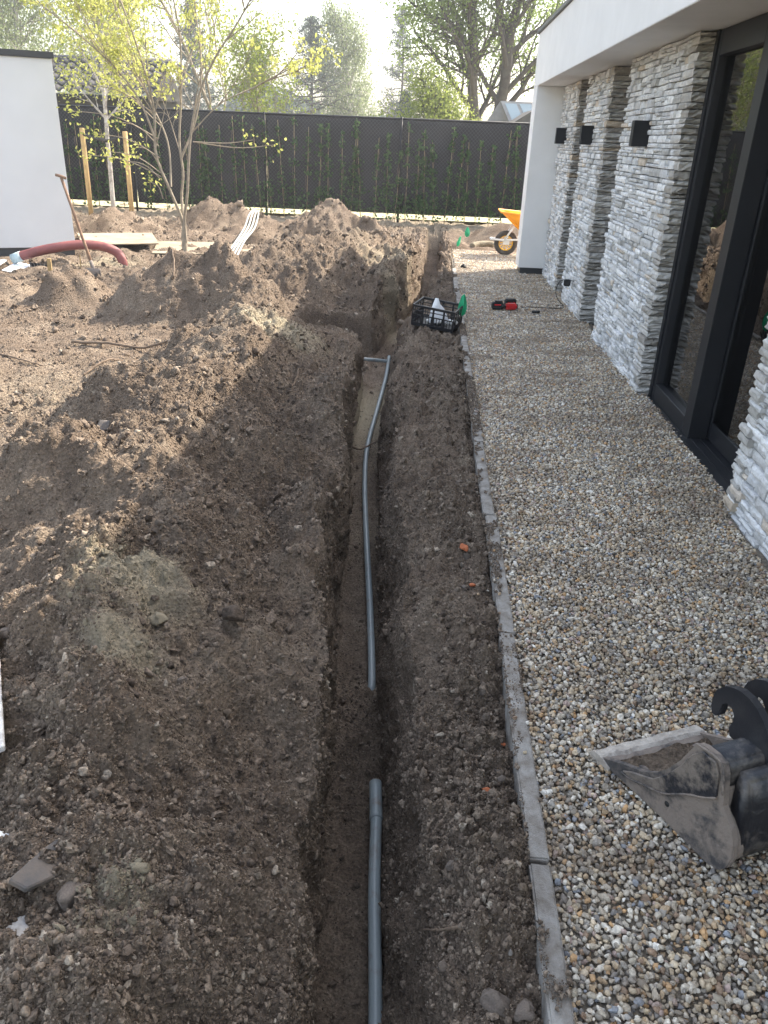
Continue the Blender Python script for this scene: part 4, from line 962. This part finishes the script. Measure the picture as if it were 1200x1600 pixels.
# ------------------------------------------------------------------ rocks, brick pieces, slabs in the soil
def rock(x, y, size, label, m='rock', seed=0, squash=(.55, .8), name='rock', cat='stone', group=None, lift=.22, rot=None):
    me = rock_mesh(name, 3, .5, squash, 800+seed, M[m]); o = bpy.data.objects.new(name, me); C.objects.link(o)
    o.location = (x, y, zz(x, y)+size*lift); o.scale = (size,)*3; o.rotation_euler = rot or (rnd.uniform(-.4, .4), rnd.uniform(-.4, .4), rnd.uniform(0, 6)); return tag(o, label, cat, group)
rock(.235, 3.10, .052, 'orange brick fragment on the right bank, the one nearer the crate', 'brick', 1, name='brick_fragment', cat='brick')
rock(.262, 2.78, .035, 'small orange brick chip half buried below the larger orange one', 'brick', 2, name='brick_fragment', cat='brick')
rock(.245, 1.63, .026, 'narrow orange brick sliver on the right bank in the foreground', 'brick', 3, name='brick_fragment', cat='brick')
rock(.318, 1.87, .018, 'tiny rusty brick crumb lying against the kerb', 'brick', 4, name='brick_fragment', cat='brick')
rock(.235, 1.07, .075, 'large grey-brown stone beside the kerb at the bottom of the picture', 'rock', 5)
rock(.29, 1.04, .05, 'second grey-brown stone wedged between the largest one and the kerb', 'rock', 6)
rock(-.645, 1.045, .07, 'reddish brown stone at the bottom left below the dark slab', 'rock', 7)
rock(-.52, 1.10, .04, 'pale angular stone near the bottom left stone', 'sandclod', 8)
rock(-.50, 1.35, .035, 'small light stone in the shaded lower heap', 'sandclod', 9)
rock(-.74, 1.93, .07, 'pale rounded lump on the sandy crest of the near heap', 'sandclod', 10)
rock(-.55, 2.05, .11, 'big dark clod near the left lip of the trench', 'clod', 11, name='soil_clod', cat='clod')
rock(-.47, 2.22, .09, 'dark slab-like clod leaning behind the big one at the trench lip', 'clod', 12, name='soil_clod', cat='clod')
rock(-1.62, 3.75, .12, 'dark angular clod in the lit hollow of the ridge', 'slate', 13, name='soil_clod', cat='clod')
rock(-1.25, 1.95, .05, 'brown stone at the far left edge of the heap', 'rock', 14)
for k in range(46):
    y = rnd.uniform(1.0, 7); x = rnd.choice([rnd.uniform(-.3, -.45*y-.35), rnd.uniform(.12, .30)]) - (trench_x(y)*-.0)
    if x < -.2: x = min(x, float(trench_x(y))-.25)
    rock(x, y, rnd.uniform(.018, .036)*(1+.08*y), 'small pale grey stone lying loose on the dug soil', rnd.choice(['rock', 'clodrock', 'clodrock']), 20+k % 12, name='pebble', cat='stone', group='loose pale stones on the soil')
def slab_obj(name, label, cat, pts, z, th, m, rot=(0, 0, 0)):
    c = np.mean(pts, 0); bm = bmesh.new(); prism(bm, [(p[0]-c[0], p[1]-c[1]) for p in pts], -th, (0, 0, 0), (1, 0, 0), (0, 1, 0), (0, 0, 1)); bmesh.ops.recalc_face_normals(bm, faces=bm.faces)
    bmesh.ops.bevel(bm, geom=bm.edges[:], offset=min(.003, th*.3), segments=1, affect='EDGES')
    o = obj(name, bm, M[m]); o.location = (c[0], c[1], z); o.rotation_euler = rot; return tag(o, label, cat)
slab_obj('stone_slab', 'dark flat slab fragment tilted in the soil at the bottom left', 'slab', [(-.76, 1.02), (-.72, 1.01), (-.655, 1.10), (-.66, 1.16), (-.70, 1.20), (-.73, 1.13)], zz(-.70, 1.1)+.004, .014, 'slate', (-.20, .34, 0))
slab_obj('white_sheet_scrap', 'white plastered board showing through the soil at the bottom left corner', 'board', [(-.95, 1.22), (-.74, 1.18), (-.70, .90), (-.98, .85)], float(np.median([zz(a_, b_) for a_ in (-.93, -.85, -.78, -.73) for b_ in (.9, 1.0, 1.1, 1.18)]))+.016, .012, 'whiteboard', (.02, .05, 0))
slab_obj('painted_board', 'white board half covered by soil at the left edge', 'board', [(-1.28, 1.97), (-.985, 1.44), (-1.3, 1.2), (-1.9, 1.7)], .225, .02, 'whiteboard', (.0, -.04, 0))
# ------------------------------------------------------------------ plywood sheets on the ground
for pts, lab in (([(-5.7, 13.0), (-4.6, 13.4), (-4.1, 12.2), (-5.1, 11.75)], 'left plywood sheet behind the spade'), ([(-4.35, 12.9), (-3.4, 13.2), (-3.2, 11.9), (-4.05, 11.7)], 'middle plywood sheet behind the multi-stem tree'), ([(-3.2, 13.0), (-2.5, 13.1), (-2.45, 12.2), (-3.1, 12.1)], 'right plywood sheet under the bundle of conduits')):
    c = np.mean(pts, 0); slab_obj('plywood_sheet', lab, 'plywood sheet', pts, max(zz(c[0]+a_, c[1]+b_) for a_ in (-.4, 0, .4) for b_ in (-.3, 0, .3))-.005, .018, 'ply', (rnd.uniform(-.01, .01), rnd.uniform(-.01, .01), 0))
# conduits
t = empty('conduit_bundle', (0, 0, 0)); tag(t, 'bundle of pale plastic conduits arching out of the soil in the centre left', 'conduits')
for k in range(4):
    o_ = k*.040; tube('conduit', smooth_path([(-2.75+o_*1.3, 9.95, -.02), (-2.66+o_*1.3, 10.3, .12), (-2.62+o_*1.1, 10.9, .28+.01*k), (-2.66+o_*1.2, 11.7, .40), (-2.82+o_*1.3, 12.7, .46+.008*k), (-2.95+o_, 13.5, .46)], 30), .0135, M['conduit'], t, 8)
# red hose
t = empty('red_hose', (0, 0, 0)); tag(t, 'thick dusty red hose arching in front of the white garden building', 'hose')
tube('hose', smooth_path([(-5.25, 10.15, .09), (-4.98, 10.2, .17), (-4.72, 10.3, .22), (-4.5, 10.4, .24), (-4.28, 10.5, .215), (-4.12, 10.55, .14), (-4.06, 10.55, .04), (-4.05, 10.55, -.06)], 44), .060, M['hose'], t, 14)
tube('coupling', [(-5.34, 10.14, .055), (-5.22, 10.15, .10)], .064, M['coupler'], t, 14)
# spade
def spade():
    z0 = zz(-4.07, 9.67); t = empty('spade', (-4.07, 9.67, z0)); tag(t, 'spade with wooden T-handle stuck upright in the soil near the white building', 'spade')
    L = Vector((-.34, .12, 1.14)); pts = [tuple(L*f) for f in (-.02, .3, .6, .97)]
    tube('shaft', pts, [.021, .018, .017, .017], M['oldwood'], t, 10)
    e = L*.98; tube('handle', [(e.x-.06, e.y, e.z+.012), (e.x, e.y, e.z), (e.x+.06, e.y, e.z-.022)], [.016, .018, .016], M['oldwood'], t, 10)
    bm = bmesh.new(); n = 8; V = [[], []]
    G_ = []
    for j in range(6):
        row = []
        for i in range(n+1):
            u = i/n-.5; w_ = .19*(1-.25*(j/5)**3); zed = .10-.26*j/5; row.append(bm.verts.new((u*w_-.02, -.02-.05*(.25-u*u)*1.4, zed+.02*(1-4*u*u)*(j == 5)*-1)))
        G_.append(row)
    for j in range(5):
        for i in range(n): bm.faces.new((G_[j][i], G_[j][i+1], G_[j+1][i+1], G_[j+1][i]))
    o = obj('blade', bm, M['steel_dirty'], t, True); md = o.modifiers.new('s', 'SOLIDIFY'); md.thickness = .004
    tube('socket', [(.0, 0, -.06), tuple(L*.06), tuple(L*.16)], [.012, .024, .022], M['steel_dirty'], t, 8)
spade()
# short marker stakes and scraps at the garden building
for x, y, h, w_, lab in ((-4.42, 9.2, .27, .045, 'short pale wooden peg in front of the red hose'), (-4.35, 9.9, .17, .012, 'thin wooden stick standing under the red hose')):
    z = zz(x, y); o = bx('peg', -w_/2, w_/2, -w_/3, w_/3, -.15, h, M['stake'], None, .003); o.location = (x, y, z); o.rotation_euler = (0, .03, .2); tag(o, lab, 'peg')
slab_obj('white_scrap', 'white plastic sheet scrap lying by the plinth of the garden building', 'plastic sheet', [(-5.3, 9.75), (-5.05, 9.70), (-5.1, 10.2), (-5.35, 10.25)], zz(-5.2, 9.95)+.05, .006, 'paper', (.05, .1, 0))
slab_obj('white_scrap', 'narrow white strip left of the larger white sheet by the garden building', 'plastic sheet', [(-5.47, 9.8), (-5.40, 9.78), (-5.5, 10.3), (-5.58, 10.3)], zz(-5.48, 10)+.06, .006, 'paper', (.05, .05, 0))
t = empty('plastic_grid', (-4.88, 9.95, zz(-4.88, 9.95)+.05)); tag(t, 'black plastic grid piece beside the white sheet', 'plastic grid')
bm = bmesh.new()
for k in range(7): box(bm, -.12+k*.04-.004, -.12+k*.04+.004, -.25, .25, -.01, .012)
for k in range(9): box(bm, -.13, .13, -.25+k*.0625-.004, -.25+k*.0625+.004, -.008, .010)
obj('grid', bm, M['crate'], t); t.rotation_euler = (.05, .1, .5)
# ------------------------------------------------------------------ crate with paper, and markers
def crate():
    t = empty('crate', (.115, 7.62, .02)); t.rotation_euler = (.06, .09, math.radians(-17)); tag(t, 'black slatted plastic crate with white papers inside on the soil bank', 'crate')
    L, Wd, H = .42, .32, .20
    bx('base', -L/2, L/2, -Wd/2, Wd/2, 0, .012, M['crate'], t)
    for nm, ax, sgn, ln, off in (('side_panel', 0, -1, L, Wd), ('side_panel', 0, 1, L, Wd), ('end_panel', 1, -1, Wd, L), ('end_panel', 1, 1, Wd, L)):
        bm = bmesh.new()
        def b_(u0, u1, z0, z1, th=.006):
            c = sgn*(off/2-.004)
            if ax == 0: box(bm, u0, u1, c-th/2, c+th/2, z0, z1)
            else: box(bm, c-th/2, c+th/2, u0, u1, z0, z1)
        h = ln/2-(0 if ax == 0 else .0075)
        b_(-h, h, .0125, .034, .007); b_(-h, h, H-.022, H, .012); b_(-h, h, .10, .112, .005); b_(-h, h, .145, .153, .0052)
        for k in range(5): u = -h+2*h*k/4; b_(max(u-.009, -h), min(u+.009, h), .034, H-.022, .0075)
        for k in range(16): u = -h+2*h*(k+.5)/16; b_(u-.003, u+.003, .034, .10, .0042)
        obj(nm, bm, M['crate'], t)
    return t
crate()
p = empty('paper_bag', (.13, 7.64, .045)); tag(p, 'crumpled white paper bag standing in the black crate', 'paper bag')
bm = bmesh.new(); bmesh.ops.create_cone(bm, segments=10, radius1=.115, radius2=.018, depth=.22, cap_ends=True); bmesh.ops.subdivide_edges(bm, edges=bm.edges[:], cuts=3, use_grid_fill=True)
for v in bm.verts: v.co += Vector((1, 1, .4))*.028*mnoise.noise(v.co*14)+Vector((0, 0, .115)); v.co.y *= .7
obj('bag', bm, M['paper'], p); p.rotation_euler = (0, -.12, .2)
p = empty('drink_cans', (.16, 7.55, .035)); tag(p, 'small silver and white parts lying low in the black crate', 'parts')
for k in range(7): 
    x, y = rnd.uniform(-.13, .13), rnd.uniform(-.06, .02); tube('fitting', [(x, y, .02), (x+rnd.uniform(-.05, .05), y+rnd.uniform(-.03, .03), .05)], rnd.uniform(.012, .02), M['galv'], p, 10)
p.name = 'pipe_fittings'
def flag(x, y, z, h, w_, label, lean=0, rz=0, stem=.12):
    t = empty('marker_flag', (x, y, z), rz); tag(t, label, 'flag', 'green markers'); t.rotation_euler = (0, lean, rz)
    tube('wire', [(0, 0, -stem), (0, 0, h)], .002, M['galv'], t, 5)
    pr = [(0, 0), (.35, .12), (.5, .35), (.42, .65), (.16, .9), (0, 1), (-.2, .88), (-.45, .6), (-.5, .3), (-.3, .1)]
    bm = bmesh.new(); vs = [bm.verts.new((a*w_, .012*math.sin(a*9+b*5), b*h)) for a, b in pr]; c = bm.verts.new((0, -.02, h*.45))
    for i in range(len(vs)): bm.faces.new((vs[i], vs[(i+1) % len(vs)], c))
    o = obj('blade', bm, M['green'], t); md = o.modifiers.new('s', 'SOLIDIFY'); md.thickness = .003
flag(.352, 7.66, .10, .22, .095, 'green flag hanging at the corner of the black crate', .05, .3, .0)
flag(.69, 15.2, zz(.69, 15.2)+.05, .19, .10, 'farthest green flag in the soil before the fence', 0, .1)
flag(.46, 13.5, .06, .18, .07, 'small green flag at the far end of the gravel', .35, .5)
t = tube('bottle_cap', [(.49, 11.6, .0), (.53, 11.58, .035)], .035, M['rubber'], None, 10); tag(t, 'small black cap lying on the sunlit gravel', 'cap')
t = tube('soil_tube', smooth_path([(.72, 13.75, .05), (.8, 13.85, .07), (1.0, 13.95, .08), (1.1, 13.95, .06)], 10), [.05]*10, M['sandclod'], None, 10); tag(t, 'dusty short tube lying on the soil past the gravel', 'tube')
# ------------------------------------------------------------------ impact driver and spare battery
def driver():
    t = empty('cordless_driver', (.95, 8.62, .012), .35); tag(t, 'red and black cordless driver lying on its side on the gravel', 'power tool')
    bm = bmesh.new(); box(bm, -.10, .035, -.032, .035, .0, .062, .014); obj('body', bm, M['red'], t)
    tube('chuck', [(-.10, 0, .032), (-.135, 0, .032), (-.15, 0, .032)], [.026, .024, .014], M['rubber'], t, 12)
    bm = bmesh.new(); prism(bm, [(-.015, .03), (.03, .03), (.055, .12), (.012, .125)], .042, (0, 0, .010), (1, 0, 0), (0, 1, 0), (0, 0, 1)); bmesh.ops.bevel(bm, geom=bm.edges[:], offset=.006, segments=2, affect='EDGES'); obj('grip', bm, M['rubber'], t)
    bm = bmesh.new(); box(bm, -.035, .09, .11, .175, .0, .085, .010); b = obj('battery', bm, M['rubber'], t); bx('label_strip', -.02, .07, .1085, .1095, .028, .055, M['red'], b)
    bx('cap_ring', .0355, .041, -.026, .03, .006, .056, M['rubber'], t, .003)
driver()
t = empty('spare_battery', (.775, 8.60, .012), .12); tag(t, 'black tool battery with red marking on the gravel left of the driver', 'battery')
bm = bmesh.new(); box(bm, -.062, .062, -.04, .04, 0, .075, .010); b = obj('case', bm, M['rubber'], t); bx('label_strip', -.04, .03, -.0425, -.0405, .045, .058, M['red'], b); box_ = bx('terminal_rail', -.03, .05, -.025, .025, .0755, .088, M['rubber'], t, .003)
t = tube('screw_bit', [(1.14, 8.5, .02), (1.22, 8.48, .025)], .014, M['rubber'], None, 8); tag(t, 'small black plug end lying right of the driver', 'plug')
t = tube('thin_cable', smooth_path([(1.05, 8.72, .02), (1.2, 8.78, .018), (1.4, 8.76, .018), (1.52, 8.8, .02)], 14), .004, M['rubber'], None, 5); tag(t, 'thin black cable on the gravel between driver and stone pier', 'cable')
# ------------------------------------------------------------------ wheelbarrow behind the house corner
def barrow():
    t = empty('wheelbarrow', (1.223, 13.2, 0)); tag(t, 'wheelbarrow with orange tray half hidden behind the white house corner', 'wheelbarrow')
    w = empty('wheel', (0, 0, .188)); w.parent = t
    n = 36; prof = [(.115, -.028), (.15, -.04), (.178, -.032), (.188, 0), (.178, .032), (.15, .04), (.115, .028)]; V = []
    for i in range(n):
        a = i*2*math.pi/n
        for (rr_, yy_) in prof: V.append((rr_*math.cos(a), yy_, rr_*math.sin(a)))
    m_ = len(prof); F = [(i*m_+j, ((i+1) % n)*m_+j, ((i+1) % n)*m_+(j+1) % m_, i*m_+(j+1) % m_) for i in range(n) for j in range(m_)]
    npmesh('tyre', V, F, M['tyre'], w)
    bm = bmesh.new()
    prr = [(.116, -.022), (.106, -.022), (.100, -.006), (.100, .006), (.106, .022), (.116, .022)]; rows = [[bm.verts.new((a*math.cos(i*2*math.pi/n), b, a*math.sin(i*2*math.pi/n))) for a, b in prr] for i in range(n)]
    for i in range(n):
        for j in range(6): bm.faces.new((rows[i][j], rows[(i+1) % n][j], rows[(i+1) % n][(j+1) % 6], rows[i][(j+1) % 6]))
    for k in range(12):
        a = k*math.pi/6; r_ = Matrix.Rotation(-a, 4, 'Y'); vs = box(bm, .02, .103, -.008, .008, -.006, .006)
        for v in vs: v.co = r_ @ v.co
    obj('rim', bm, M['yellow'], w)
    tube('hub', [(0, -.06, 0), (0, .06, 0)], .026, M['galv'], w, 14)
    for s in (-1, 1):
        tube('frame_tube', smooth_path([(-.235, s*.02, .245), (-.225, s*.09, .245), (.0, s*.10, .243), (.3, s*.16, .28), (.9, s*.27, .42), (1.35, s*.29, .52)], 24), .0155, M['galv'], t, 10)
        tube('strut', [(-.035, s*.10, .235), (.11, s*.13, .48)], .0145, M['galv'], t, 10)
        tube('rear_leg', smooth_path([(.55, s*.2, .33), (.62, s*.22, .10), (.72, s*.22, .01), (.82, s*.22, .12), (.85, s*.24, .40)], 16), .0145, M['galv'], t, 10)
        tube('grip', [(1.25, s*.285, .50), (1.42, s*.295, .53)], .021, M['rubber'], t, 10)
        bx('axle_bracket', -.05, .05, s*.075-.004, s*.075+.004, .17, .255, M['galv'], t)
    # tray
    top = [(-.14, -.30, .665), (-.14, .30, .665), (.82, .36, .60), (.82, -.36, .60)]; bot = [(.22, -.18, .36), (.22, .18, .36), (.62, .2, .34), (.62, -.2, .34)]
    bm = bmesh.new(); a = [bm.verts.new(v) for v in top]; b = [bm.verts.new(v) for v in bot]; bm.faces.new(b)
    for i in range(4): bm.faces.new((a[i], a[(i+1) % 4], b[(i+1) % 4], b[i]))
    bmesh.ops.bevel(bm, geom=[e for e in bm.edges if not e.is_boundary], offset=.05, segments=4, affect='EDGES'); o = obj('tray', bm, M['orange'], t, True); md = o.modifiers.new('s', 'SOLIDIFY'); md.thickness = .006
    tube('tray_rim', [top[0], top[1], top[2], top[3], top[0]], .012, M['orange'], t, 8)
barrow()
# ------------------------------------------------------------------ excavator bucket lying on the gravel
def bucket():
    T = Vector((.584, 1.792, .012)); u = Vector((.53169, -.84694, 0)); n = Vector((.84694, .53169, 0)); w = (n*.36+u*.055); wl = w.length; wn_ = w.normalized(); Zv = Vector((0, 0, 1))
    t = empty('excavator_bucket', T); tag(t, 'muddy black excavator bucket lying on the gravel at the right edge', 'bucket')
    up = [(.045, .030), (.085, .052), (.161, .086), (.20, .118), (.233, .160), (.262, .215), (.285, .275), (.297, .297)]
    back = [(.315, .303), (.345, .303), (.372, .296), (.385, .270), (.392, .235), (.402, .185), (.420, .160), (.440, .138), (.456, .100), (.462, .062), (.456, .028), (.440, .003), (.418, -.010)]
    bot = [(.385, -.012), (.33, -.006), (.24, .0), (.10, .001), (.0, -.002), (-.01, .006)]
    poly = up+back+bot; th = .016
    def P3(p, off, inset=0): return u*p[0]+Zv*p[1]+wn_*off
    for off in (0, wl-th):
        bm = bmesh.new(); prism(bm, poly, th, wn_*off, u, Zv, wn_); bmesh.ops.recalc_face_normals(bm, faces=bm.faces)
        bmesh.ops.bevel(bm, geom=[e for e in bm.edges if abs((e.verts[0].co-e.verts[1].co).dot(wn_)) < .001], offset=.003, segments=2, affect='EDGES')
        sp = obj('side_plate', bm, M['steel_dirty'], t)
        # reinforcing cheek along the upper edge
        ck = [(.10, .040), (.13, .062), (.20, .098), (.235, .142), (.27, .205), (.293, .262), (.318, .292), (.358, .290), (.373, .262), (.383, .20), (.352, .172), (.315, .148), (.28, .118), (.24, .085), (.18, .060), (.13, .040)]
        bm = bmesh.new(); prism(bm, ck, .008, wn_*(off-.0085 if off == 0 else off+th+.0005), u, Zv, wn_); bmesh.ops.recalc_face_normals(bm, faces=bm.faces)
        bmesh.ops.bevel(bm, geom=bm.edges[:], offset=.002, segments=1, affect='EDGES'); obj('cheek_plate', bm, M['black_mud'], t)
    # shell: floor plate, curved heel and back as one bent plate
    path = [(.0, .004), (.12, .005), (.26, .004), (.36, .002), (.42, .010), (.447, .035), (.455, .07), (.445, .11), (.420, .145), (.40, .165), (.390, .21), (.382, .25)]
    sp_ = smooth_path([(p[0], p[1], 0) for p in path], 46); bm = bmesh.new(); rows = []
    nw = 12
    for q in sp_: rows.append([bm.verts.new(u*q[0]+Zv*q[1]+wn_*(th+.0005+(wl-2*th-.001)*k/nw)) for k in range(nw+1)])
    for i in range(len(rows)-1):
        for k in range(nw): bm.faces.new((rows[i][k], rows[i+1][k], rows[i+1][k+1], rows[i][k+1]))
    o = obj('shell', bm, M['steel_dirty'], t, True); md = o.modifiers.new('s', 'SOLIDIFY'); md.thickness = .012; md.offset = 1
    # outer shell rim
    # cutting edge
    bm = bmesh.new(); prism(bm, [(-.030, .0), (-.024, -.006), (.050, -.006), (.052, .004), (.014, .022), (-.012, .018)], wl+.01, wn_*-.005, u, Zv, wn_); bmesh.ops.recalc_face_normals(bm, faces=bm.faces)
    es = [e for e in bm.edges if abs((e.verts[0].co-e.verts[1].co).dot(wn_)) > .1]; bmesh.ops.subdivide_edges(bm, edges=es, cuts=26)
    for v in bm.verts: v.co += u*.006*mnoise.noise(v.co*25)+Zv*.003*mnoise.noise(v.co*40)
    ce = obj('cutting_edge', bm, M['worn'], t)
    # caked soil inside
    bm = bmesh.new(); bmesh.ops.create_grid(bm, x_segments=40, y_segments=34, size=.5)
    for v in bm.verts:
        a, b = v.co.x+.5, v.co.y+.5; hh = .014+.10*a*a+.022*mnoise.noise(Vector((a*4, b*4, 1)))+.008*mnoise.noise(Vector((a*13, b*13, 1)))
        v.co = u*(.05+.36*a)+Zv*(hh+.01)+wn_*(th+.002+(wl-2*th-.004)*b)
    obj('caked_soil', bm, M['soil'], t, True)
    # top box (crossbar) between the side plates
    bm = bmesh.new(); prism(bm, [(.305, .225), (.30, .285), (.318, .300), (.372, .296), (.384, .270), (.389, .225)], wl-2*th-.001, wn_*(th+.0005), u, Zv, wn_); bmesh.ops.recalc_face_normals(bm, faces=bm.faces)
    bmesh.ops.bevel(bm, geom=bm.edges[:], offset=.006, segments=2, affect='EDGES'); obj('crossbar', bm, M['black_mud2'], t, True)
    # hooked hanger ears
    hk = [(.225, .300), (.214, .325), (.214, .350), (.223, .376), (.240, .396), (.263, .408), (.285, .412), (.310, .408), (.335, .396), (.360, .374), (.383, .345), (.405, .305), (.425, .26), (.440, .21), (.447, .16), (.446, .11), (.42, .10), (.395, .14), (.37, .22), (.345, .262), (.310, .268), (.288, .272), (.280, .292), (.287, .318), (.284, .338), (.272, .352), (.257, .354), (.246, .344), (.248, .326), (.246, .308), (.236, .298)]
    for off in (.125, .225):
        bm = bmesh.new(); prism(bm, [(a_-.012, b_) for a_, b_ in hk], .022, wn_*off, u, Zv, wn_); bmesh.ops.recalc_face_normals(bm, faces=bm.faces)
        bmesh.ops.bevel(bm, geom=[e for e in bm.edges if abs((e.verts[0].co-e.verts[1].co).dot(wn_)) < .001], offset=.003, segments=2, affect='EDGES'); obj('hanger_ear', bm, M['black_paint'], t)
    # black housing behind the crossbar, running down the back between the ears
    bm = bmesh.new(); prism(bm, [(.392, .05), (.385, .25), (.392, .285), (.43, .270), (.452, .20), (.462, .10), (.460, .05)], wl-2*th-.03, wn_*(th+.014), u, Zv, wn_); bmesh.ops.recalc_face_normals(bm, faces=bm.faces)
    bmesh.ops.bevel(bm, geom=bm.edges[:], offset=.010, segments=3, affect='EDGES'); obj('housing', bm, M['black_mud2'], t, True)
    # weld seams and a torn wear mark
    for pts in ([(.10, .036), (.13, .038), (.18, .058), (.24, .083), (.28, .116), (.315, .146), (.352, .170), (.384, .198)], [(.297, .30), (.345, .306), (.376, .298), (.390, .262), (.397, .22)]):
        sp2 = smooth_path([(a_, b_, 0) for a_, b_ in pts], 30); tube('weld_seam', [tuple(u*q[0]+Zv*q[1]-wn_*.008) for q in sp2], np.array([.0032+.0009*math.sin(i_*2.1) for i_ in range(30)]), M['steel_dirty'], t, 6)
    for a_, b_ in ((.155, .045), (.10, .030), (.255, .055)): tube('bolt_hole', [tuple(u*a_+Zv*b_-wn_*.0015), tuple(u*a_+Zv*b_+wn_*.004)], .008, M['rubber'], t, 10)
M['black_mud'] = mat('mud_smeared_black', (.020, .021, .026), .45, (.19, .16, .135), 9, .5, 50, detail=14, rp=(.46, .56))
M['black_mud2'] = mat('scuffed_black', (.012, .013, .017), .35, (.10, .088, .078), 9, .4, 50, detail=14, rp=(.52, .64))
bucket()

# ------------------------------------------------------------------ thin morning haze
hm_ = bpy.data.materials.new('haze'); hm_.use_nodes = True; nt_ = hm_.node_tree; nt_.nodes.remove(nt_.nodes['Principled BSDF'])
pv = nt_.nodes.new('ShaderNodeVolumePrincipled'); pv.inputs['Density'].default_value = HAZE; pv.inputs['Color'].default_value = (.93, .95, 1, 1); pv.inputs['Anisotropy'].default_value = .35
nt_.links.new(pv.outputs[0], nt_.nodes['Material Output'].inputs['Volume'])
tag(bx('haze', -132, 132, -62, 130, -1.9, 14.8, hm_), 'thin pale haze hanging over the gardens', kind='stuff')
